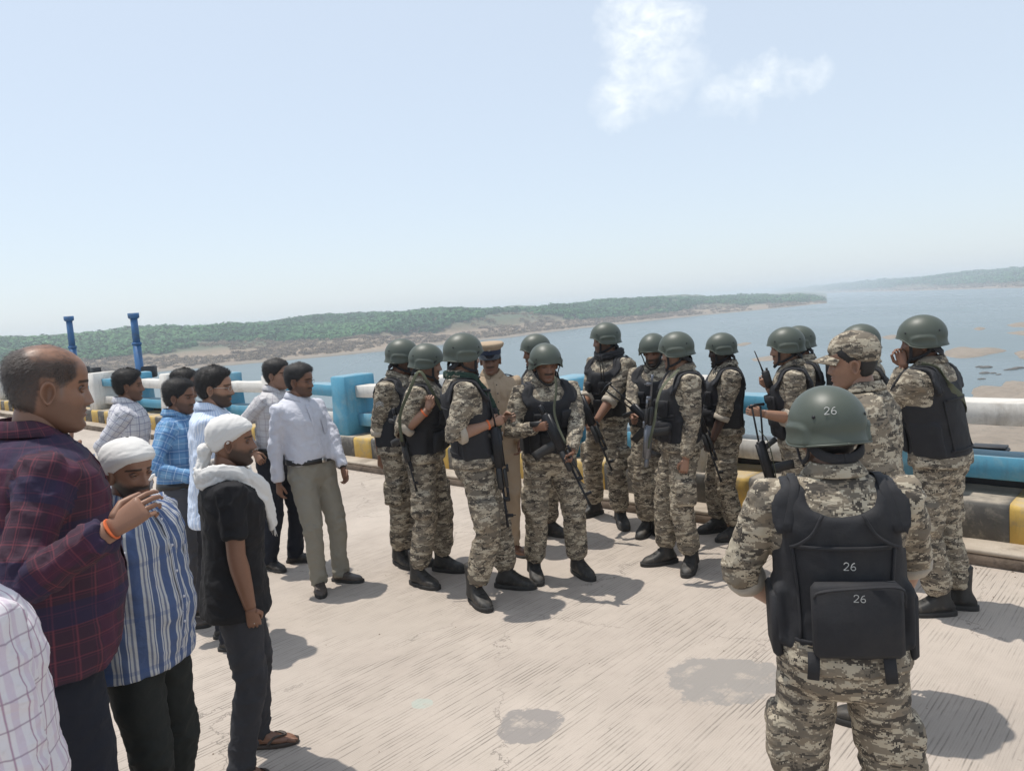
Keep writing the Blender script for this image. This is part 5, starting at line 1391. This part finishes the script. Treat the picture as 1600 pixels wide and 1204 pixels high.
Ps['P'] = person('police officer in khaki uniform and peaked cap smiling among the soldiers', (767, 531), 6.0, -75, -92, 4, kind='police', feet=[(808, 866, -55), (768, 852, -110)], hands={'R': (735, 700, -.05), 'L': (812, 690, -.05)}, shirt='police', trousers='police', hem='in', shoes=('shoe', 'tan_shoe'), vest=False, headgear='pcap', seed=8, skin='b', beard=.1, mous=.9, belly=.03, group=None)
Ps['S8'] = person('soldier in profile facing left with empty bare hand hanging and chest pouch', (1058, 517), 5.3, -176, 158, 5, feet=[(1078, 893, -118), (1030, 881, -172)], hands={'L': (1071, 728, -.20)}, poles={'L': (1125, 670, -.1)}, curls=('loose', 'grip'), seed=9, skin='c', beard=.15)
Ps['S10'] = person('soldier facing left raising a radio with one hand near the low kerb', (1228, 510), 5.15, 165, 163, 3, hands={'L': (1192, 646, -.22), 'R': (1201, 605, .12)}, poles={'L': (1260, 690, -.1), 'R': (1215, 690, .25)}, curls=('loose', 'grip'), sleeve='roll', seed=10, skin='c', beard=.3, fingers=((1, .1, .25), None))
Ps['S2'] = person('soldier in profile holding his sling strap, sleeves rolled, orange thread on wrist', (663, 535), 5.43, -8, 2, 7, feet=[(703, 892, -22), (664, 916, -38)], hands={'R': (668, 640, -.24), 'L': (694, 668, .18)}, poles={'R': (628, 700, -.25)}, curls=('grip', 'grip'), sleeve='roll', seed=11, skin='c', beard=.25, fingers=(None, (.25, .3, .85)))
Ps['S5'] = person('moustached soldier facing the camera gripping an assault rifle across his body', (850, 534), 5.19, -80, -78, 10, feet=[(911, 900, -62), (838, 906, -82)], hands={'R': (838, 668, -.24), 'L': (893, 706, -.28)}, poles={'R': (790, 660, 0), 'L': (925, 680, -.05)}, curls=('grip', 'grip'), seed=12, skin='b', beard=.2, mous=1.)
Ps['S3'] = person('big soldier seen from behind his shoulder with green scarf and downward rifle', (722, 519), 5.0, 12, 22, 3, feet=[(806, 918, -18), (750, 946, -62)], hands={'R': (766, 662, -.14), 'L': (784, 655, .12)}, poles={'R': (706, 715, -.25)}, curls=('grip', 'grip'), sleeve='roll', seed=13, skin='c', beard=.5, detail=True)
Ps['S13'] = person('soldier at the right with plain black back plate raising his hand to his mouth', (1437, 491), 4.25, 132, 150, 3, feet=[(1452, 960, 170), (1484, 948, 150)], hands={'L': (1413, 574, .0), 'R': (1400, 640, .28)}, poles={'L': (1375, 760, -.12)}, curls=('loose', 'loose'), seed=14, skin='b', beard=.7, detail=True, fingers=((.25, -.1, .9), None))
Ps['CAP'] = person('man in camouflage cap and loose shirt without a vest, facing left', (1332, 517), 3.3, 140, 152, 3, fat=1.1, kind='cap', vest=False, hem='out', headgear='cap', seed=15, skin='c', beard=.1, mous=.2, detail=True, group=GS)
Ps['S14'] = person('foreground soldier seen from behind with helmet and vest numbered 26', (1299, 600), 2.2, 75, 92, 6, hands={'L': (1205, 935, .22), 'R': (1412, 940, .24)}, poles={'L': (960, 880, -.12), 'R': (1640, 880, -.12)}, curls=('loose', 'loose'), sleeve='roll', seed=16, skin='c', beard=.3, detail=True, feet=[None, None], fat=1.02, fat_leg=.98, stance=.165)
# --- bystanders
Ps['L5'] = person('young man in grey check shirt in profile near the far parapet', (196, 577), 5.7, 22, 24, 3, kind='civ', vest=False, shirt='sh_check5', trousers='navy_cloth', sleeve='long', hem='out', shoes=('shoe', 'brown_shoe'), headgear=None, hairlen=.026, seed=20, skin='b', beard=.45, mous=.6, group=GC, hands={'R': (172, 735, -.1)})
Ps['L7'] = person('man almost hidden behind the one in blue plaid, only dark hair showing', (287, 576), 6.0, 10, 10, 3, kind='civ', vest=False, shirt='sh_pale', trousers='navy_cloth', hem='out', shoes=('shoe', 'brown_shoe'), headgear=None, hairlen=.025, seed=21, group=GC)
Ps['L9'] = person('young man in white check shirt partly hidden behind the man in white shirt', (428, 561), 5.95, -18, -10, 3, kind='civ', vest=False, shirt='sh_check9', trousers='navy_cloth', hem='in', shoes=('shoe', 'boot'), headgear=None, hairlen=.022, seed=22, skin='c', beard=.1, mous=.2, group=GC, feet=[(474, 877, 0), (430, 890, -40)], hands={'R': (398, 706, -.2)}, poles={'R': (360, 690, -.1)}, curls=('relax', 'loose'))
Ps['L6'] = person('man in blue plaid shirt and grey trousers beside the man in glasses', (276, 591), 4.95, 6, 2, 6, kind='civ', vest=False, shirt='sh_blue6', trousers='grey_cloth', hem='in', shoes=('shoe', 'brown_shoe'), headgear=None, hairlen=.025, seed=23, skin='b', beard=.55, mous=.8, group=GC, hands={'R': (300, 745, -.25), 'L': (330, 740, .1)})
Ps['L8'] = person('bearded man in glasses and pale blue striped shirt behind the white headscarf', (331, 573), 4.55, 12, 8, 4, kind='civ', vest=False, shirt='sh_stripe8', trousers='navy_cloth', hem='out', shoes=('shoe', 'boot'), headgear=None, hairlen=.026, seed=24, skin='c', beard=.9, mous=1., group=GC, fat=1.05, belly=.02, hands={'R': (318, 830, -.15)})
Ps['L10'] = person('man in glasses, white shirt and khaki grey trousers standing with arms down', (461, 569), 5.4, -36, -12, 4, kind='civ', vest=False, shirt='sh_white', trousers='khaki_cloth', hem='in', shoes=('shoe', 'brown_shoe'), headgear=None, hairlen=.026, seed=25, skin='b', beard=.55, mous=.8, group=GC, feet=[(544, 908, -18), (501, 926, -72)], hands={'R': (435, 768, -.1), 'L': (537, 733, .0)}, poles={'L': (535, 650, .2)}, belly=.025)
Ps['L4'] = person('man in black T-shirt and knotted white headscarf wearing sandals', (360, 645), 3.2, 24, 20, 3, kind='civ', vest=False, shirt='black_cloth', trousers='grey_jeans', sleeve='short', hem='out', shoes=('sandal', 'sandal'), headgear='cloth', seed=26, skin='b', beard=.85, mous=.9, group=GC, feet=[(424, 1163, 6), (398, 1222, -12)], hands={'R': (392, 956, -.16)}, poles={'R': (330, 900, -.3)}, curls=('relax', 'loose'), detail=True)
Ps['L3'] = person('bearded man in white head wrap and blue striped shirt looking towards the camera', (207, 679), 2.62, -10, -32, 6, kind='civ', vest=False, shirt='sh_stripe3', trousers='olive_cloth', hem=.84, shoes=('shoe', 'brown_shoe'), headgear='cloth', seed=27, skin='a', beard=1., mous=1., group=GC, hands={'R': (-.14, -.20, .92, 0), 'L': (-.14, .20, .90, 0)}, detail=True, belly=.05, fat=1.04)
Ps['L2'] = person('balding man in maroon plaid shirt in the foreground, hand raised, seen in profile', (46, 529), 2.24, 38, 40, 8, kind='civ', vest=False, shirt='sh_plaid2', trousers='navy_cloth', hem=.87, shoes=('shoe', 'brown_shoe'), headgear=None, hair='bald', seed=28, skin='a', beard=.25, mous=.3, group=GC, hands={'R': (172, 828, -.30), 'L': (92, 735, .30)}, poles={'R': (70, 1010, -.42), 'L': (20, 900, .35)}, curls=('flat', (.40, .48, .58, .66)), detail=True, fat=1.06, belly=.06, face=(1.04, 1.08, 1.1), fingers=((.2, .1, .95), (.80, -.30, .52)), thumbs=(None, (-.2, .5, .8)))
Ps['L1'] = person('bystander cut off by the frame edge in white and pink check shirt', (-140, 640), 1.45, 62, 62, 5, kind='civ', vest=False, shirt='sh_pink1', trousers='navy_cloth', hem='out', shoes=('shoe', 'brown_shoe'), headgear=None, seed=29, group=GC, Hover=1.72, fat=1.12, belly=.06)
# ================================================================== what they wear and carry
def bracelet(C, sg, t, mat, r=.033, w=.006, name='wrist_thread'):
    p = lerp(C.E[sg], C.W[sg], t); d = norm(C.W[sg]-C.E[sg]); return MB().add(*tube([p-d*w*.5, p-d*w*.45, p+d*w*.45, p+d*w*.5], [r*.9, r, r, r*.9], 18)).build(name, M[mat], C.root)
def glasses(C, mat='glass_frame'):
    mb = MB()
    for s in (1, -1):
        a = np.linspace(0, 2*PI, 21); mb.add(*tube([(.099-.010*abs(math.cos(t)*.5+.5)*0-.25*max(0, abs(s*.031+.022*math.cos(t))-.02), s*.031+.022*math.cos(t), -.001+.016*math.sin(t)) for t in a], .0011, 6))
        mb.add(*tube([(.088, s*.053, .004), (.06, s*.073, .006), (.0, s*.078, .006), (-.012, s*.078, -.004)], .0013, 6))
    mb.add(*tube([(.099, -.010, .003), (.103, 0, .005), (.099, .010, .003)], .0013, 6))
    V, F = mb.arr(); return MB().add(C.hx(V), F).build('glasses', M[mat], C.root)
def drape(C, name, pts, rad_, flat, mat, seed=0, extra=(), voxel=.008, amp=.9, par=None):
    P = smooth_path(pts, 5); n = len(P); R = np.interp(np.linspace(0, 1, n), np.linspace(0, 1, len(rad_)), rad_)
    parts = [tube(list(P), list(R), 16, (0, 0, 1), 2.0, flat)]+list(extra)
    return cloth(name, parts, [(P[i], P[i+1]) for i in range(0, n-1, max(1, n//6))], [.05]*len(range(0, n-1, max(1, n//6))), [.4]*len(range(0, n-1, max(1, n//6))), M[mat], par or C.root, voxel, (0, 0, 1), amp, seed, 2, along=True)
# headscarf tail of the man in the black T-shirt
C = Ps['L4']; u, h = C.upper, C.hx
kn = h([-.118, -.028, -.028])
knot = tube([kn+[.02, 0, .02], kn, kn-[.01, 0, .03]], [.020, .032, .022], 14)
drape(C, 'scarf_tail', [h([-.105, -.03, -.03]), h([-.125, -.04, -.09]), u([-.135, -.075, 1.455]), u([-.07, -.115, 1.475]), u([.03, -.125, 1.455]), u([.125, -.085, 1.385]), u([.165, -.035, 1.28]), u([.185, -.015, 1.17])], [.028, .036, .046, .052, .052, .050, .046, .040], .34, 'headcloth', 3, [knot])
drape(C, 'scarf_wrap', [u([-.12, -.06, 1.47]), u([-.13, .04, 1.46]), u([-.03, .105, 1.475]), u([.07, .08, 1.45]), u([.10, .03, 1.40])], [.035, .045, .045, .04, .03], .5, 'headcloth', 4)
fr = MB(); r_ = np.random.default_rng(2); e0 = u([.187, -.015, 1.168])
for k in range(16): fr.add(*tube([e0+[0, -.04+.005*k, .01], e0+[.006*r_.normal(), -.04+.005*k, -.03-.01*r_.random()]], [.0016, .0008], 5))
fr.build('fringe', M['headcloth'], C.root); bracelet(C, -1, 1.30, 'steel', .010, .005, 'finger_ring').location = (0, 0, 0)
# head wrap tail of the bearded man
C = Ps['L3']; h, u = C.hx, C.upper; kn = h([-.110, -.02, -.045])
drape(C, 'wrap_tail', [h([-.10, -.02, -.03]), h([-.135, -.03, -.07]), h([-.165, -.045, -.12]), h([-.16, -.06, -.17])], [.018, .026, .030, .022], .45, 'headcloth', 7, [tube([kn+[.02, 0, .015], kn, kn-[.015, 0, .02]], [.015, .024, .016], 12)])
# green scarf, dark neck gaiter
C = Ps['S3']; u = C.upper
drape(C, 'scarf', [u([-.085, -.05, 1.49]), u([-.10, .05, 1.49]), u([-.01, .10, 1.485]), u([.07, .06, 1.47]), u([.085, -.03, 1.455]), u([.03, -.098, 1.48]), u([-.085, -.05, 1.495])], [.028]*7, .6, 'scarf_green', 5)
drape(C, 'scarf_end', [u([.075, -.045, 1.46]), u([.135, -.065, 1.36]), u([.175, -.06, 1.24]), u([.185, -.05, 1.13])], [.026, .034, .034, .026], .3, 'scarf_green', 6)
bracelet(C, -1, .93, 'orange', .032, .012)
C = Ps['S6']; u = C.upper
drape(C, 'neck_scarf', [u([-.085, -.05, 1.50]), u([-.10, .05, 1.50]), u([-.01, .10, 1.50]), u([.08, .06, 1.485]), u([.095, -.03, 1.475]), u([.03, -.098, 1.50]), u([-.085, -.05, 1.505])], [.032]*7, .7, 'vest', 8)
bracelet(Ps['S2'], -1, .88, 'orange', .034, .012); bracelet(Ps['L2'], -1, 1.02, 'orange', .0275, .0028)
bracelet(Ps['L10'], 1, .96, 'belt', .033, .022, 'watch')
glasses(Ps['L10']); glasses(Ps['L8'], 'steel')
# paper pinch in the balding man's fingers (thing of its own)
C = Ps['L2']; g_ = np.array(C.root.matrix_basis) if False else None
bpy.context.view_layer.update()
def wpt(C, p): return np.array(C.root.matrix_world @ Vector(p))
tip = wpt(C, C.W[-1]+norm(np.array([.80, -.30, .52]))*.13+np.array([-.01, .0, .045]))
o = MB().add(*box((0, 0, 0), (.020, .014, .006), rotm((0, 1, 0), -.9), .002)).build('folded_paper', M['white_item'], None, False); o.location = tip; tag(o, 'small white folded paper pinched in the fingers of the balding man', 'paper')

# ---- numbers on the foreground soldier
C = Ps['S14']; u = C.upper
def put_text(txt, size, pos, nrm, par, mat='paintwhite', up=(0, 0, 1), roll=0):
    V, F = digits(txt, size); n = norm(nrm); x = norm(np.cross(up, n)); y = np.cross(n, x)
    R = np.stack([x, y, n], 1) @ rotm((0, 0, 1), roll); o = MB().add(V @ R.T+np.asarray(pos), F).build('stencil_number', M[mat], par, False); return o
a_ = PI+.36; ph = .34; c0 = np.array([-.006, 0, .040]); ph_p = c0+np.array([.1295*math.cos(ph)*math.cos(a_)*1.0, .1135*math.cos(ph)*math.sin(a_)*-1., .1135*math.sin(ph)]); nn = norm([math.cos(a_)*.9, -math.sin(a_)*1.1*-1*-1, .36])
nn = norm((ph_p-c0)/np.array([.1295**2, .1135**2, .1135**2])); put_text('26', .0225, ph_p+nn*.001, nn, C.helmet)
bp = lambda y, z, o=.046: Ps['S14'].upper(np.array([Ps['S14'].tp(np.array([PI]), z, o)[0][0], y, z]))
put_text('26', .022, bp(-.012, 1.235, .044), (-1, 0, .04), C.vest)
po, pc, pR = C.pouch(184, 1.085, .25, .215, .055, 'back_pouch', False)
put_text('26', .021, pc+np.array([-.033, -.005, .075]), (-1, .05, 0), C.vest)
MB().add(*ribbon(smooth_path([pc+np.array([-.020, .118, .070]), pc+np.array([-.030, .10, .090]), pc+np.array([-.032, .0, .104]), pc+np.array([-.030, -.115, .107]), pc+np.array([-.022, -.127, .05])], 5), .012, .005, (1, 0, .2))).build('zip_flap', M['vest'], C.vest)
for yy in (.10, -.105):
    MB().add(*ribbon([u([-.165, yy, .985]), u([-.172, yy*1.02, .94]), u([-.172, yy*1.05, .905])], .034, .006, (0, 1, 0))).build('strap_end', M['vest'], C.vest, False)
for sg in (1, -1):
    C.pouch(180-sg*88, 1.03, .16, .20, .03, 'side_pouch', False)
    MB().add(*ribbon(smooth_path([u([-.155, sg*.055, 1.385]), u([-.158, sg*.085, 1.33]), u([-.158, sg*.125, 1.30]), u([-.145, sg*.15, 1.288])], 4), .010, .006, (0, 0, 1))).build('seam', M['vest'], C.vest, False)
# ---- back plate strap and number of the soldier on the right
C = Ps['S13']; u = C.upper
MB().add(*ribbon(smooth_path([u([-.02, .125, 1.485]), u([-.10, .10, 1.45]), u(torso_pt(np.array([PI-.35]), 1.36, .040)[0]), u(torso_pt(np.array([PI+.25]), 1.27, .042)[0]), u(torso_pt(np.array([PI+.75]), 1.20, .042)[0]), u(torso_pt(np.array([PI+1.3]), 1.14, .044)[0])], 5), .040, .004, (0, .5, .85))).build('sling_strap', M['sling'], C.root, False)
put_text('81', .022, u(torso_pt(np.array([PI+.40]), 1.20, .047)[0]), (-1, -.35, .03), C.vest)
# ---- backpack
C = Ps['S11']; bpw = wpt(C, [-.24, 0, 1.30]); b_ = empty('backpack', bpw, C.yaw, C.sc); tag(b_, 'black backpack with side pocket on the soldier behind the radio', 'backpack')
def soft(c, s, seed, bev=.04):
    V, F = box(c, s, None, bev); V, Q = remesh(V, F, .014); V = laplace(V, Q, 4); V = V+vnormals(V, Q)*((fbm(V*14+seed, 3)-.5)*.018)[:, None]; return V, [Q]
MB().add(*soft((0, 0, 0), (.17, .30, .40), 1)).build('main_bag', M['vest'], b_)
MB().add(*soft((-.10, 0, -.06), (.07, .24, .20), 2, .025)).build('front_pocket', M['vest'], b_)
MB().add(*soft((0, .17, -.04), (.10, .07, .20), 3, .025)).build('side_pocket', M['vest'], b_)
MB().add(*ribbon([(-.09, -.15, .08), (-.095, 0, .085), (-.09, .15, .08)], .03, .005, (0, 0, 1))).build('strap', M['sling'], b_)
# ---- rank chevrons
C = Ps['S1']; p0 = lerp(C.S[-1], C.E[-1], .42); d0 = norm(np.array([.35, -1, .1]))
ar = MB()
for k in range(3):
    c_ = p0+d0*.078+np.array([0, 0, .012*k]); e_ = norm(np.cross([0, 0, 1], d0)); ar.add(*ribbon([c_+e_*.03-[0, 0, .018], c_, c_-e_*.03-[0, 0, .018]], .006, .003, (0, 0, 1)))
ar.build('chevron_patch', M['paintwhite'], C.root, False)

# ---- radio
t_ = px3(1199, 592, 5.15+.02); r0 = empty('handheld_radio', t_, 0, 1); tag(r0, 'black handheld radio with long antenna raised by the soldier near the kerb', 'radio')
r0.rotation_euler = (0, rad(-14), 0)
MB().add(*box((0, 0, 0), (.05, .032, .12), None, .008)).build('case', M['gun_poly'], r0, False)
MB().add(*tube([(-.015, 0, .06), (-.018, 0, .10), (-.03, 0, .21)], [.007, .005, .0035], 8)).build('antenna', M['gun_poly'], r0)
MB().add(*tube([(.014, 0, .06), (.014, 0, .075)], .008, 10)).build('knob', M['gun_poly'], r0, False)

# ---- rifles
A = px3
rifle('black assault rifle held diagonally by the moustached soldier facing the camera', A(850, 648, 4.93), A(917, 782, 4.80), (.75, -.15, .6), .98, stock='short', sling=[A(868, 588, 5.04), A(869, 612, 4.97), A(866, 640, 4.90), A(872, 665, 4.86), A(884, 692, 4.82)])
rifle('rifle pointing straight down with wire stock up, held by the soldier in green scarf', A(772, 668, 4.86), A(788, 790, 4.84), (.9, -.2, 0), .98)
rifle('rifle hanging muzzle down at the side of the soldier holding his strap', A(618, 650, 5.30), A(652, 772, 5.22), (.4, -.5, 0), .82, stock='short', sling=[A(628, 690, 5.10), A(625, 650, 5.12), A(640, 610, 5.15), A(655, 580, 5.22), A(672, 605, 5.2), A(690, 640, 5.25)])
rifle('rifle slanting down in the hands of the tall soldier in loaded chest rig', A(905, 618, 6.08), A(952, 728, 5.95), (.6, -.3, .3), .98, stock='short')
rifle('rifle held low by the bearded soldier looking down, wire stock to the left', A(987, 634, 5.76), A(1028, 678, 5.70), (.5, -.3, .7), .95)
rifle('bright worn rifle held upright in front of the soldier with empty hand', A(1011, 716, 5.08), A(1020, 592, 5.06), (-.8, -.3, 0), .86, 'gun_light', 'gun_poly', 'short', sling=[A(1012, 700, 5.06), A(1022, 660, 5.03), A(1032, 610, 5.08), A(1062, 575, 5.2)])
rifle('rifle muzzle showing past the hip of the dark-faced soldier', A(1082, 628, 5.72), A(1118, 730, 5.62), (.5, -.5, 0), .95)
rifle('rifle hanging with wire stock up from the clasped hands near the low kerb', A(1188, 690, 4.88), A(1210, 765, 4.86), (-.9, -.2, 0), .95, sling=[A(1186, 672, 4.88), A(1200, 690, 4.86), A(1210, 730, 4.86), A(1216, 775, 4.86)])
# thin antennas clipped on the chest rig
C = Ps['S6']; u = C.upper
for yy, zz in ((.07, 1.30), (.10, 1.28)):
    MB().add(*tube([u([.17, yy, zz]), u([.22, yy+.03, zz+.13]), u([.25, yy+.05, zz+.24])], [.006, .003, .002], 6)).build('radio_antenna', M['gun_poly'], C.vest)
